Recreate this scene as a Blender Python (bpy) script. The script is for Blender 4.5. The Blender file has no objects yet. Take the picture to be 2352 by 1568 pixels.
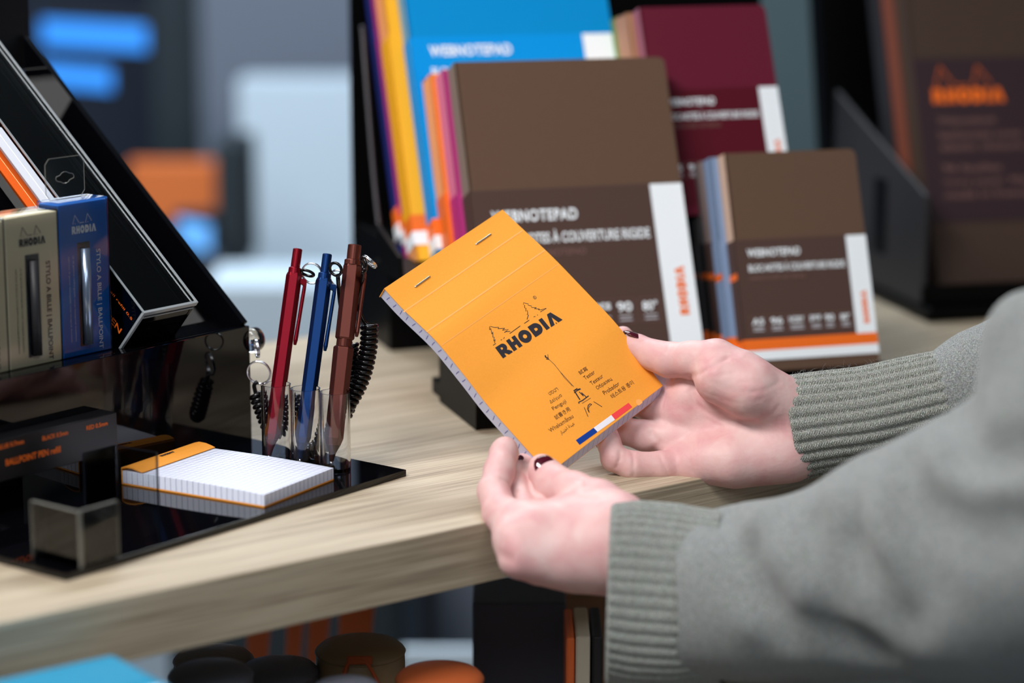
import bpy, bmesh, math, random
import numpy as np
from mathutils import Vector, Matrix
random.seed(4); np.random.seed(4)
SC = bpy.context.scene
COL = SC.collection
MM = 0.001                                   # everything below is laid out in millimetres, table top at z = 0

# ------------------------------------------------------------------ camera, world, lights
FPX = 85/36*2352; PITCH = math.radians(11.5); CAMZ = 370.0
cam_d = bpy.data.cameras.new('camera'); cam = bpy.data.objects.new('camera', cam_d); COL.objects.link(cam)
cam.location = (0, 0, CAMZ*MM); cam.rotation_euler = (math.pi/2-PITCH, 0, 0)
cam_d.lens = 85; cam_d.sensor_width = 36; cam_d.clip_start = .05; cam_d.clip_end = 60
cam_d.dof.use_dof = True; cam_d.dof.focus_distance = 1.462; cam_d.dof.aperture_fstop = 3.0
SC.camera = cam
SC.view_settings.view_transform = 'Standard'; SC.view_settings.look = 'None'
SC.view_settings.gamma = 1; SC.view_settings.use_curve_mapping = False
SC.view_settings.exposure = 1.1

def lin(c): return tuple(((v/255)/12.92 if v/255 <= .04045 else ((v/255+.055)/1.055)**2.4) for v in c)
world = bpy.data.worlds.new('world'); SC.world = world; world.use_nodes = True
world.node_tree.nodes['Background'].inputs[0].default_value = (.55, .68, .85, 1)
world.node_tree.nodes['Background'].inputs[1].default_value = .13

def area(name, loc, target, sx, sy, power, color):
    d = bpy.data.lights.new(name, 'AREA'); d.shape = 'RECTANGLE'; d.size = sx; d.size_y = sy
    d.energy = power; d.color = color
    o = bpy.data.objects.new(name, d); COL.objects.link(o); o.location = loc
    o.rotation_euler = (Vector(target)-Vector(loc)).to_track_quat('-Z', 'Y').to_euler()
    return o
area('ceiling_lamp_key', (-.9, .55, 1.68), (0, 1.45, 0), 1.2, .7, 33, (1, .975, .96))
area('ceiling_lamp_rear', (-.2, 2.7, 1.7), (0, 2.0, 0), 1.4, .5, 14, (.88, .95, 1))
area('ceiling_lamp_front', (.5, -.3, 1.68), (0, 1.5, 0), 1.3, .6, 6.3, (.93, .97, 1))
area('low_fill_light', (-.5, -1.2, 1.45), (0, 1.5, -.2), 1.2, .5, 5, (.93, .97, 1))  # added low fill behind the camera, brightens the pouches under the table
area('ceiling_lamp_shop', (-.8, 3.3, 1.7), (-.7, 4.1, 0), 2.2, .6, 40, (.78, .89, 1))

# ------------------------------------------------------------------ projection helpers (pixel + depth -> a point of the place)
Cc = np.array([0, 0, CAMZ]); cF = np.array([0, math.cos(PITCH), -math.sin(PITCH)])
cU = np.array([0, math.sin(PITCH), math.cos(PITCH)]); cR = np.array([1., 0, 0])
def ray(x, y): return cF+cR*(x-1176)/FPX+cU*(784-y)/FPX
def at(x, y, d): return Cc+d*ray(x, y)
def onz(x, y, z=0.): r = ray(x, y); return Cc+r*(z-CAMZ)/r[2]
def onpl(x, y, P, n): r = ray(x, y); return Cc+r*((np.array(P)-Cc)@n)/(r@n)
def nrm(v): v = np.array(v, float); return v/np.linalg.norm(v)
def V3(*a): return np.array(a, float)

# ------------------------------------------------------------------ materials
def mat(name, col, rough=.5, metal=0, spec=.5, noise=0, nscale=200, bump=0, bscale=400, coat=0, trans=0, ior=1.45, emit=None, estr=0, sss=0, sheen=0, ncol=None):
    m = bpy.data.materials.new(name); m.use_nodes = True; nt = m.node_tree; b = nt.nodes['Principled BSDF']
    c = lin(col)+(1,)
    b.inputs['Base Color'].default_value = c; b.inputs['Roughness'].default_value = rough
    b.inputs['Metallic'].default_value = metal; b.inputs['Specular IOR Level'].default_value = spec
    b.inputs['Coat Weight'].default_value = coat; b.inputs['Transmission Weight'].default_value = trans
    b.inputs['IOR'].default_value = ior; b.inputs['Sheen Weight'].default_value = sheen
    if sss:
        b.inputs['Subsurface Weight'].default_value = sss; b.inputs['Subsurface Scale'].default_value = .004
        b.inputs['Subsurface Radius'].default_value = (1, .35, .2)
    if emit: b.inputs['Emission Color'].default_value = lin(emit)+(1,); b.inputs['Emission Strength'].default_value = estr
    if noise or bump:
        tc = nt.nodes.new('ShaderNodeTexCoord')
    if noise:
        n = nt.nodes.new('ShaderNodeTexNoise'); n.inputs['Scale'].default_value = nscale; n.inputs['Detail'].default_value = 4
        nt.links.new(tc.outputs['Object'], n.inputs['Vector'])
        r = nt.nodes.new('ShaderNodeValToRGB'); nt.links.new(n.outputs[0], r.inputs[0])
        r.color_ramp.elements[0].position = .3; r.color_ramp.elements[1].position = .7
        c2 = lin(ncol) if ncol else None
        r.color_ramp.elements[0].color = (c2+(1,)) if c2 else tuple(v*(1-noise) for v in c[:3])+(1,)
        r.color_ramp.elements[1].color = c if c2 else tuple(min(1, v*(1+noise)) for v in c[:3])+(1,)
        nt.links.new(r.outputs[0], b.inputs['Base Color'])
    if bump:
        n = nt.nodes.new('ShaderNodeTexNoise'); n.inputs['Scale'].default_value = bscale; n.inputs['Detail'].default_value = 3
        nt.links.new(tc.outputs['Object'], n.inputs['Vector'])
        bp = nt.nodes.new('ShaderNodeBump'); bp.inputs['Strength'].default_value = bump; bp.inputs['Distance'].default_value = .0008
        nt.links.new(n.outputs[0], bp.inputs['Height']); nt.links.new(bp.outputs[0], b.inputs['Normal'])
    return m

def wood_mat():
    m = bpy.data.materials.new('light_oak'); m.use_nodes = True; nt = m.node_tree; N = nt.nodes; L = nt.links
    b = N['Principled BSDF']; b.inputs['Roughness'].default_value = .5
    tc = N.new('ShaderNodeTexCoord'); mp = N.new('ShaderNodeMapping'); mp.inputs['Rotation'].default_value = (0, 0, -math.atan2(.604, .797))
    L.new(tc.outputs['Object'], mp.inputs[0])
    mp2 = N.new('ShaderNodeMapping'); mp2.inputs['Scale'].default_value = (3.4, 70, 90); L.new(mp.outputs[0], mp2.inputs[0])
    n1 = N.new('ShaderNodeTexNoise'); n1.inputs['Scale'].default_value = 1; n1.inputs['Detail'].default_value = 5; n1.inputs['Roughness'].default_value = .55; n1.inputs['Distortion'].default_value = .6
    L.new(mp2.outputs[0], n1.inputs['Vector'])
    mp3 = N.new('ShaderNodeMapping'); mp3.inputs['Scale'].default_value = (11, 620, 620); L.new(mp.outputs[0], mp3.inputs[0])
    n2 = N.new('ShaderNodeTexNoise'); n2.inputs['Scale'].default_value = 1; n2.inputs['Detail'].default_value = 3; L.new(mp3.outputs[0], n2.inputs['Vector'])
    mp4 = N.new('ShaderNodeMapping'); mp4.inputs['Scale'].default_value = (2.2, 9, 9); L.new(mp.outputs[0], mp4.inputs[0])
    n3 = N.new('ShaderNodeTexNoise'); n3.inputs['Scale'].default_value = 1; n3.inputs['Detail'].default_value = 2; L.new(mp4.outputs[0], n3.inputs['Vector'])
    r = N.new('ShaderNodeValToRGB'); e = r.color_ramp.elements
    e[0].position = .28; e[0].color = lin((124, 108, 88))+(1,); e[1].position = .72; e[1].color = lin((210, 197, 174))+(1,)
    x = e.new(.5); x.color = lin((181, 165, 141))+(1,)
    ad = N.new('ShaderNodeMath'); ad.operation = 'MULTIPLY_ADD'; ad.inputs[1].default_value = .6; L.new(n2.outputs[0], ad.inputs[0])
    a2 = N.new('ShaderNodeMath'); a2.operation = 'MULTIPLY_ADD'; a2.inputs[1].default_value = .55; a2.inputs[2].default_value = -.1; L.new(n1.outputs[0], a2.inputs[0])
    L.new(a2.outputs[0], ad.inputs[2])
    a3 = N.new('ShaderNodeMath'); a3.operation = 'MULTIPLY_ADD'; a3.inputs[1].default_value = .35; L.new(n3.outputs[0], a3.inputs[0]); L.new(ad.outputs[0], a3.inputs[2])
    a4 = N.new('ShaderNodeMath'); a4.operation = 'SUBTRACT'; a4.inputs[1].default_value = .15; L.new(a3.outputs[0], a4.inputs[0])
    L.new(a4.outputs[0], r.inputs[0]); L.new(r.outputs[0], b.inputs['Base Color'])
    bp = N.new('ShaderNodeBump'); bp.inputs['Strength'].default_value = .35; bp.inputs['Distance'].default_value = .0006
    L.new(n2.outputs[0], bp.inputs['Height']); L.new(bp.outputs[0], b.inputs['Normal'])
    return m

def knit_mat(name, stitches=True, lo=(92, 96, 90), mid=(136, 137, 128), hi=(184, 187, 182)):
    m = bpy.data.materials.new(name); m.use_nodes = True; nt = m.node_tree; N = nt.nodes; L = nt.links
    b = N['Principled BSDF']; b.inputs['Roughness'].default_value = .95; b.inputs['Specular IOR Level'].default_value = .1
    b.inputs['Sheen Weight'].default_value = .25; b.inputs['Sheen Roughness'].default_value = .6
    tc = N.new('ShaderNodeTexCoord')
    n = N.new('ShaderNodeTexNoise'); n.inputs['Scale'].default_value = 1500; n.inputs['Detail'].default_value = 3; L.new(tc.outputs['Object'], n.inputs['Vector'])
    r = N.new('ShaderNodeValToRGB'); e = r.color_ramp.elements
    e[0].position = .33; e[0].color = lin(lo)+(1,); e[1].position = .68; e[1].color = lin(hi)+(1,)
    x = e.new(.5); x.color = lin(mid)+(1,)
    L.new(n.outputs[0], r.inputs[0])
    n4 = N.new('ShaderNodeTexNoise'); n4.inputs['Scale'].default_value = 700; L.new(tc.outputs['Object'], n4.inputs['Vector'])
    mx = N.new('ShaderNodeMix'); mx.data_type = 'RGBA'; mx.blend_type = 'OVERLAY'; mx.inputs[0].default_value = .18
    L.new(r.outputs[0], mx.inputs[6]); L.new(n4.outputs['Color'], mx.inputs[7]); L.new(mx.outputs[2], b.inputs['Base Color'])
    hgt = n.outputs[0]
    if stitches:
        uv = N.new('ShaderNodeUVMap'); uv.uv_map = 'UVMap'; sp = N.new('ShaderNodeSeparateXYZ'); L.new(uv.outputs[0], sp.inputs[0])
        def M(op, a, b_=None, c=None):
            q = N.new('ShaderNodeMath'); q.operation = op
            for i, v in enumerate((a, b_, c)):
                if v is None: continue
                if isinstance(v, (int, float)): q.inputs[i].default_value = v
                else: L.new(v, q.inputs[i])
            return q.outputs[0]
        fy = M('ABSOLUTE', M('SUBTRACT', M('FRACT', sp.outputs[1]), .5))
        s = M('SINE', M('MULTIPLY', M('ADD', sp.outputs[0], M('MULTIPLY', fy, 1.6)), 6.2832))
        hgt = M('ADD', M('MULTIPLY', s, .5), M('MULTIPLY', n.outputs[0], .9))
    bp = N.new('ShaderNodeBump'); bp.inputs['Strength'].default_value = .8; bp.inputs['Distance'].default_value = .0006
    L.new(hgt, bp.inputs['Height']); L.new(bp.outputs[0], b.inputs['Normal'])
    return m

def skin_mat():
    m = bpy.data.materials.new('skin'); m.use_nodes = True; nt = m.node_tree; N = nt.nodes; L = nt.links
    b = N['Principled BSDF']; b.inputs['Roughness'].default_value = .52; b.inputs['Specular IOR Level'].default_value = .4
    b.inputs['Subsurface Weight'].default_value = .12; b.inputs['Subsurface Scale'].default_value = .002; b.inputs['Subsurface Radius'].default_value = (1, .35, .22)
    tc = N.new('ShaderNodeTexCoord')
    n = N.new('ShaderNodeTexNoise'); n.inputs['Scale'].default_value = 62; n.inputs['Detail'].default_value = 3; n.inputs['Distortion'].default_value = .5; L.new(tc.outputs['Object'], n.inputs['Vector'])
    r = N.new('ShaderNodeValToRGB'); e = r.color_ramp.elements
    e[0].position = .3; e[0].color = lin((221, 186, 182))+(1,); e[1].position = .72; e[1].color = lin((210, 154, 155))+(1,)
    x = e.new(.5); x.color = lin((216, 172, 169))+(1,)
    L.new(n.outputs[0], r.inputs[0]); L.new(r.outputs[0], b.inputs['Base Color'])
    n2 = N.new('ShaderNodeTexNoise'); n2.inputs['Scale'].default_value = 420; n2.inputs['Detail'].default_value = 3; L.new(tc.outputs['Object'], n2.inputs['Vector'])
    bp = N.new('ShaderNodeBump'); bp.inputs['Strength'].default_value = .3; bp.inputs['Distance'].default_value = .0005
    L.new(n2.outputs[0], bp.inputs['Height']); L.new(bp.outputs[0], b.inputs['Normal'])
    return m

M = {}
M['knit_near'] = knit_mat('near_ribbed_knit', True, (96, 99, 94), (136, 139, 133), (180, 183, 178))
M['wood'] = wood_mat(); M['skin'] = skin_mat(); M['knit'] = knit_mat('ribbed_knit'); M['knit_plain'] = knit_mat('plain_knit', False, (90, 93, 92), (124, 127, 125), (166, 169, 168))
M['orange'] = mat('orange_card', (255, 166, 62), .6, spec=.3, noise=.03, nscale=900, bump=.06, bscale=900)
M['orange_back'] = mat('orange_back_card', (222, 112, 40), .5)
M['paper'] = mat('white_paper', (226, 230, 246), .75)
M['ink'] = mat('black_ink', (42, 40, 48), .6)
M['ink2'] = mat('thin_ink', (64, 36, 30), .6)
M['crease'] = mat('crease_line', (255, 178, 98), .6)
M['flagb'] = mat('flag_blue', (0, 58, 148), .5); M['flagw'] = mat('flag_white', (244, 240, 248), .5); M['flagr'] = mat('flag_red', (250, 72, 76), .5)
M['violet'] = mat('grid_violet', (112, 112, 178), .7); M['paper_shaded'] = mat('shaded_squared_paper', (204, 204, 224), .8); M['gridgrey'] = mat('grid_grey', (176, 184, 206), .7); M['grid_dark'] = mat('grid_edge', (112, 122, 160), .7)  # held pad's page edges: violet print tint, plus shade put into the paper colour
M['steel'] = mat('bright_steel', (215, 218, 224), .22, metal=1)
M['black'] = mat('black_acrylic', (5, 5, 8), .04, spec=.5)
M['black_matt'] = mat('black_plastic', (13, 13, 16), .35)
M['black_stand'] = mat('black_stand_plastic', (4, 4, 5), .45, spec=.12)
M['greyedge'] = mat('grey_rim', (52, 52, 58), .4)
M['cordm'] = mat('black_cord', (10, 10, 12), .18)
def clear_mat(name, tint, rough=.0, mixv=.0):
    m = bpy.data.materials.new(name); m.use_nodes = True; nt = m.node_tree; N = nt.nodes
    N.remove(N['Principled BSDF']); out = [n for n in N if n.type == 'OUTPUT_MATERIAL'][0]
    t = N.new('ShaderNodeBsdfTransparent'); t.inputs[0].default_value = lin(tint)+(1,)
    g = N.new('ShaderNodeBsdfGlossy'); g.inputs['Roughness'].default_value = .04
    fr = N.new('ShaderNodeFresnel'); fr.inputs[0].default_value = 1.45
    mx = N.new('ShaderNodeMixShader'); a = N.new('ShaderNodeMath'); a.operation = 'ADD'; a.inputs[1].default_value = mixv; nt.links.new(fr.outputs[0], a.inputs[0])
    nt.links.new(a.outputs[0], mx.inputs[0]); nt.links.new(t.outputs[0], mx.inputs[1]); nt.links.new(g.outputs[0], mx.inputs[2]); nt.links.new(mx.outputs[0], out.inputs[0])
    return m
M['clear'] = clear_mat('clear_film', (248, 250, 252)); M['clear_smoke'] = clear_mat('clear_sheet', (222, 224, 226), mixv=.02)
M['glass'] = mat('clear_acrylic', (250, 252, 255), .02, trans=1, ior=1.46)
M['edge'] = mat('acrylic_edge', (118, 118, 112), .15, coat=.5)
M['edgedark'] = mat('dark_acrylic_edge', (16, 18, 24), .1)
M['nail'] = mat('plum_nail_polish', (72, 6, 26), .08, coat=1)
M['white'] = mat('white_print', (244, 250, 255), .5)
M['lightprint'] = mat('pale_print', (205, 205, 212), .6)
M['dimprint'] = mat('dim_print', (118, 84, 78), .6)
M['orangep'] = mat('orange_print', (246, 112, 22), .5)
M['brown'] = mat('brown_cover', (98, 75, 61), .7, spec=.15, noise=.06, nscale=700, bump=.1, bscale=900)
M['brownband'] = mat('brown_band', (80, 60, 54), .6, spec=.2)
M['maroon'] = mat('maroon_cover', (100, 28, 48), .7, spec=.15, bump=.1, bscale=900); M['maroonband'] = mat('maroon_band', (84, 14, 30), .6, spec=.2)
M['cyan'] = mat('cyan_cover', (0, 138, 206), .6, spec=.15); M['cyanband'] = mat('cyan_band', (0, 146, 226), .6, spec=.15)
M['navy'] = mat('navy_cover', (24, 36, 112), .5); M['blue'] = mat('blue_cover', (28, 84, 170), .5)
M['magenta'] = mat('magenta_cover', (186, 40, 124), .5); M['pink'] = mat('pink_cover', (212, 110, 150), .5)
M['yellow'] = mat('yellow_cover', (250, 176, 24), .5); M['orangec'] = mat('orange_cover', (250, 136, 52), .5)
M['tan'] = mat('tan_cover', (176, 128, 96), .55); M['green'] = mat('green_cover', (86, 130, 44), .55); M['maroonspine_lit'] = mat('maroon_spine_lit', (150, 90, 104), .55)  # the rose tone is a lit copy of maroon, for its spine
M['slate'] = mat('slate_cover', (128, 150, 184), .5); M['slate2'] = mat('taupe_cover', (140, 122, 118), .5); M['charc'] = mat('charcoal_cover', (38, 38, 42), .5); M['greyc'] = mat('grey_cover', (96, 94, 96), .5)
M['page'] = mat('page_edges', (226, 216, 196), .8)
M['ivorypage'] = mat('ivory_page_edges', (200, 176, 150), .8)

# ------------------------------------------------------------------ object helpers
def mesh_obj(name, verts, faces, mats, parent=None, smooth=False, mi=None, uvs=None):
    verts = np.array(verts, float)
    org = np.zeros(3)
    if parent is not None: org = np.array(parent['org'])
    me = bpy.data.meshes.new(name)
    me.from_pydata(((verts-org)*MM).tolist(), [], [tuple(int(i) for i in f) for f in faces])
    if not isinstance(mats, (list, tuple)): mats = [mats]
    for m in mats: me.materials.append(m)
    if mi is not None: me.polygons.foreach_set('material_index', list(mi))
    if smooth: me.polygons.foreach_set('use_smooth', [True]*len(me.polygons))
    if uvs is not None:
        ul = me.uv_layers.new(name='UVMap')
        li = np.zeros(len(me.loops), int); me.loops.foreach_get('vertex_index', li)
        ul.data.foreach_set('uv', np.array(uvs, float)[li].ravel())
    me.update()
    o = bpy.data.objects.new(name, me); COL.objects.link(o)
    if parent is not None: o.parent = parent; o['org'] = [float(v) for v in org]
    else: o['org'] = [0., 0., 0.]
    return o
def tag(o, label=None, cat=None, group=None, kind=None):
    for k, v in (('label', label), ('category', cat), ('group', group), ('kind', kind)):
        if v: o[k] = v
    return o
def thing(name, org, label, cat, group=None):
    o = bpy.data.objects.new(name, None); COL.objects.link(o); o.empty_display_size = .02
    o.location = [float(v)*MM for v in org]; o['org'] = [float(v) for v in org]
    return tag(o, label, cat, group)

class MB:
    """collects pieces of ONE part: verts, faces, material index"""
    def __init__(s): s.v = []; s.f = []; s.m = []; s.n = 0
    def add(s, v, f, mi=0):
        v = np.array(v, float); s.v.append(v); s.f += [tuple(i+s.n for i in q) for q in f]; s.m += [mi]*len(f); s.n += len(v)
    def build(s, name, mats, parent=None, smooth=False, bevel=0, seg=2):
        o = mesh_obj(name, np.concatenate(s.v), s.f, mats, parent, smooth, s.m)
        if bevel:
            b = o.modifiers.new('bevel', 'BEVEL'); b.width = bevel*MM; b.segments = seg; b.limit_method = 'ANGLE'
        return o
    def box(s, o, a, b, c, mi=0):
        """corner o and three edge vectors"""
        o, a, b, c = map(lambda q: np.array(q, float), (o, a, b, c))
        v = [o, o+a, o+a+b, o+b, o+c, o+a+c, o+a+b+c, o+b+c]
        f = [(0, 3, 2, 1), (4, 5, 6, 7), (0, 1, 5, 4), (1, 2, 6, 5), (2, 3, 7, 6), (3, 0, 4, 7)]
        if np.dot(np.cross(a, b), c) < 0: f = [q[::-1] for q in f]
        s.add(v, f, mi); return s
    def prism(s, pts, ext, mi=0):
        pts = [np.array(q, float) for q in pts]; n = len(pts); e = np.array(ext, float)
        nn = sum(np.cross(pts[i]-pts[0], pts[(i+1) % n]-pts[0]) for i in range(1, n))
        f = [tuple(range(n))[::-1], tuple(range(n, 2*n))]+[(i, (i+1) % n, n+(i+1) % n, n+i) for i in range(n)]
        if np.dot(nn, e) < 0: f = [q[::-1] for q in f]
        s.add(pts+[q+e for q in pts], f, mi); return s
    def tube(s, path, r, k=10, mi=0, caps=True, closed=False, sq=None):
        P = np.array(path, float); n = len(P)
        rr = np.full(n, r) if np.isscalar(r) else np.array(r, float)
        T = np.gradient(P, axis=0)
        if closed: T = np.roll(P, -1, 0)-np.roll(P, 1, 0)
        T /= np.linalg.norm(T, axis=1)[:, None]
        a = np.cross(T[0], [0, 0, 1]);
        if np.linalg.norm(a) < .2: a = np.cross(T[0], [0, 1, 0])
        a = nrm(a); V = []
        for i in range(n):
            a = nrm(a-T[i]*np.dot(a, T[i])); b = np.cross(T[i], a)
            for j in range(k):
                t = 2*math.pi*j/k; V.append(P[i]+rr[i]*(a*math.cos(t)+b*math.sin(t)))
        F = []
        for i in range(n if closed else n-1):
            for j in range(k):
                q = ((i*k+j), (i*k+(j+1) % k), (((i+1) % n)*k+(j+1) % k), (((i+1) % n)*k+j)); F.append(q)
        if caps and not closed: F += [tuple(range(k))[::-1], tuple((n-1)*k+j for j in range(k))]
        s.add(V, F, mi); return s
    def lathe(s, A, ax, prof, k=24, mi=0, off=0.):
        """profile [(distance along axis, radius)]"""
        ax = nrm(ax); a = np.cross(ax, [0, 1, 0]); a = nrm(a); b = np.cross(ax, a); A = np.array(A, float)
        V = [A+ax*h+r*(a*math.cos(2*math.pi*j/k+off)+b*math.sin(2*math.pi*j/k+off)) for h, r in prof for j in range(k)]
        n = len(prof); F = [((i*k+j), (i*k+(j+1) % k), ((i+1)*k+(j+1) % k), ((i+1)*k+j)) for i in range(n-1) for j in range(k)]
        F += [tuple(range(k))[::-1], tuple((n-1)*k+j for j in range(k))]
        s.add(V, F, mi); return s
def catmull(pts, n=12):
    P = [np.array(q, float) for q in pts]; P = [2*P[0]-P[1]]+P+[2*P[-1]-P[-2]]; out = []
    for i in range(1, len(P)-2):
        for k in range(n):
            t = k/n; a, b, c, d = P[i-1], P[i], P[i+1], P[i+2]
            out.append(.5*((2*b)+(-a+c)*t+(2*a-5*b+4*c-d)*t*t+(-a+3*b-3*c+d)*t**3))
    out.append(P[-2]); return np.array(out)

# flat lettering: returns 2-D verts / faces in text units
_tc = {}
def text2d(s, bold=0., spacing=1.):
    key = (s, bold, spacing)
    if key in _tc: return _tc[key]
    cu = bpy.data.curves.new('t', 'FONT'); cu.body = s; cu.size = 1; cu.offset = bold; cu.space_character = spacing; cu.resolution_u = 4
    o = bpy.data.objects.new('t', cu); COL.objects.link(o)
    dg = bpy.context.evaluated_depsgraph_get(); dg.update(); me = bpy.data.meshes.new_from_object(o.evaluated_get(dg))
    v = np.array([q.co[:2] for q in me.vertices]) if len(me.vertices) else np.zeros((0, 2)); f = [tuple(p.vertices) for p in me.polygons]
    bpy.data.objects.remove(o); bpy.data.curves.remove(cu); bpy.data.meshes.remove(me)
    _tc[key] = (v, f); return v, f
def put_text(mb, s, fn, u0, v0, width=None, height=None, mi=0, bold=0., spacing=1., align='l', capfit=True):
    """fn(u,v) -> point; baseline starts at (u0,v0); v grows upwards in text space"""
    v, f = text2d(s, bold, spacing)
    if not len(v): return
    lo, hi = v.min(0), v.max(0)
    sx = (width/(hi[0]-lo[0])) if width else None; sy = (height/(hi[1]-lo[1])) if height else None
    if sx is None: sx = sy
    if sy is None: sy = sx
    q = (v-[lo[0], lo[1] if capfit else 0])*[sx, sy]
    if align == 'c': q[:, 0] -= q[:, 0].max()/2
    if align == 'r': q[:, 0] -= q[:, 0].max()
    mb.add([fn(u0+a, v0+b) for a, b in q], f, mi)
def put_stroke(mb, pts, fn, w, mi=0, taper=False):
    """a 2-D polyline drawn with a pen of width w, mapped through fn"""
    P = np.array(pts, float); n = len(P)
    if n < 2: return
    T = np.gradient(P, axis=0); T /= (np.linalg.norm(T, axis=1)[:, None]+1e-9); Nn = np.stack([-T[:, 1], T[:, 0]], 1)
    ww = np.full(n, w/2.)
    if taper: ww *= np.linspace(1, .35, n)
    a = P+Nn*ww[:, None]; b = P-Nn*ww[:, None]
    mb.add([fn(*q) for q in a]+[fn(*q) for q in b], [(n+i, n+i+1, i+1, i) for i in range(n-1)], mi)
def ring2d(outer, inner):
    n = len(outer); return list(outer)+list(inner), [(i, (i+1) % n, n+(i+1) % n, n+i) for i in range(n)]
def logo2d():
    """heavy geometric capitals R H O D I A in a 6.05 x 1 box; A without a crossbar"""
    V = []; F = []; n = 0
    def add(v, f):
        nonlocal n
        V.extend(v); F.extend([tuple(i+n for i in q) for q in f]); n += len(v)
    def poly(p): add(p, [tuple(range(len(p)))])
    def D(x0, w, y0, y1, hx0, hx1, hy0, hy1):
        k = 24; cy = (y0+y1)/2; r = (y1-y0)/2; cx = x0+w-r; o = []; i_ = []
        for j in range(k+1):
            t = -math.pi/2+math.pi*j/k; o.append((cx+r*math.cos(t), cy+r*math.sin(t)))
        o += [(x0, y1), (x0, y0)]
        hr = (hy1-hy0)/2; hc = hx1-hr
        for j in range(k+1):
            t = -math.pi/2+math.pi*j/k; i_.append((hc+hr*math.cos(t), cy+hr*math.sin(t)))
        i_ += [(hx0, hy1), (hx0, hy0)]
        add(*ring2d(o, i_))
    # R
    D(0, .88, .36, 1, .34, .52, .59, .77); poly([(0, 0), (.34, 0), (.34, .4), (0, .4)])
    poly([(.34, .4), (.34, .26), (.44, .22), (.6, 0), (.98, 0), (1.0, .12), (.92, .2), (.84, .3), (.7, .4)])
    # H
    x = 1.1; poly([(x, 0), (x+.34, 0), (x+.34, 1), (x, 1)]); poly([(x+.54, 0), (x+.88, 0), (x+.88, 1), (x+.54, 1)]); poly([(x+.34, .34), (x+.54, .34), (x+.54, .66), (x+.34, .66)])
    # O
    x = 2.62; o = [(x+.53*math.cos(t), .5+.53*math.sin(t)) for t in np.linspace(0, 2*math.pi, 40, endpoint=False)]
    i_ = [(x+.17*math.cos(t), .5+.17*math.sin(t)) for t in np.linspace(0, 2*math.pi, 40, endpoint=False)]; add(*ring2d(o, i_))
    # D
    x = 3.28; D(x, .98, 0, 1, x+.34, x+.6, .38, .62)
    # I
    x = 4.4; poly([(x, 0), (x+.35, 0), (x+.35, 1), (x, 1)])
    # A
    x = 4.86; poly([(x, 0), (x+.38, 0), (x+.58, .62), (x+.6, 1), (x+.42, 1)]); poly([(x+.58, .62), (x+.76, 0), (x+1.19, 0), (x+.78, 1), (x+.6, 1)])
    poly([(x+.52, 0), (x+.64, 0), (x+.58, .14)])
    return np.array(V), F
LOGO = logo2d()
def put_logo(mb, fn, u0, v0, width, height, mi=0):
    v, f = LOGO; q = v*[width/6.05, height]
    mb.add([fn(u0+a, v0+b) for a, b in q], f, mi)
def zig(p, q, n, amp, seed=0):
    rnd = random.Random(seed); p = np.array(p, float); q = np.array(q, float); d = q-p; nn = nrm([-d[1], d[0]]); out = [p]
    for i in range(1, 2*n):
        t = i/(2*n)*(1) + (.05 if i % 2 else -.03); out.append(p+d*t+nn*amp*(1 if i % 2 else -.35)*(.5+.8*i/(2*n))*rnd.uniform(.8, 1.2))
    out.append(q); return out
def put_trees(mb, fn, u0, v0, W, mi=0, w=.3):
    """two pine outlines above the wordmark, in a box W wide"""
    for x0 in (.04, .56):
        a = u0+x0*W; top = (a+.10*W, v0+.30*W)
        put_stroke(mb, zig(top, (a, v0+.02*W), 4, .018*W, 3), fn, w, mi); put_stroke(mb, zig(top, (a+.27*W, v0+.06*W), 4, -.02*W, 5), fn, w, mi)
        put_stroke(mb, [(a+.09*W, v0+.03*W), (a+.12*W, v0+.035*W)], fn, w, mi)
    put_stroke(mb, [(u0+.32*W, v0+.04*W), (u0+.50*W, v0+.04*W)], fn, w, mi)

# ------------------------------------------------------------------ the room (setting)
def struct(name, mb, mats, bevel=0): o = mb.build(name, mats, bevel=bevel); o['kind'] = 'structure'; return o
M['floor'] = mat('grey_floor', (120, 128, 134), .5, noise=.1, nscale=3); M['wallg'] = mat('grey_wall', (96, 118, 132), .8); M['ceil'] = mat('white_ceiling', (150, 156, 160), .9)
M['dwall'] = mat('dark_wall', (24, 34, 50), .8)
struct('floor', MB().box((-3000, -1400, -920), (6000, 0, 0), (0, 6600, 0), (0, 0, 20)), M['floor'])
struct('ceiling', MB().box((-3000, -1400, 1750), (6000, 0, 0), (0, 6600, 0), (0, 0, 20)), M['ceil'])
struct('wall_back', MB().box((-3000, 5200, -900), (6000, 0, 0), (0, 20, 0), (0, 0, 2650)), M['dwall'])
struct('wall_front', MB().box((-3000, -1420, -900), (6000, 0, 0), (0, 20, 0), (0, 0, 2650)), M['wallg'])
struct('wall_left', MB().box((-3020, -1400, -900), (20, 0, 0), (0, 6600, 0), (0, 0, 2650)), M['dwall'])
struct('wall_right', MB().box((3000, -1400, -900), (20, 0, 0), (0, 6600, 0), (0, 0, 2650)), M['wallg'])

# ------------------------------------------------------------------ table
E = nrm((.797, .604, 0)); EN = nrm((-.604, .797, 0)); Z = V3(0, 0, 1)
P0 = V3(-3, 1318, 0)
desk = thing('display_table', P0-E*100+EN*250-Z*900, 'light oak display table with a thick straight front edge, carrying everything', 'table')
MB().box(P0-E*900-Z*35, E*2300, EN*509, Z*35).build('table_top', M['wood'], desk, bevel=.8)
MB().box(P0-E*900-Z*262-EN*150, E*2300, EN*430, Z*18).build('lower_shelf', M['wood'], desk, bevel=.8)
for k, s in enumerate((-880, 1380)):
    MB().box(P0+E*s-Z*900+EN*20, E*18, EN*480, Z*864.5).build('side_panel', M['wood'], desk, bevel=.8)
SH = -244.                                            # top of the lower shelf

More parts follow.
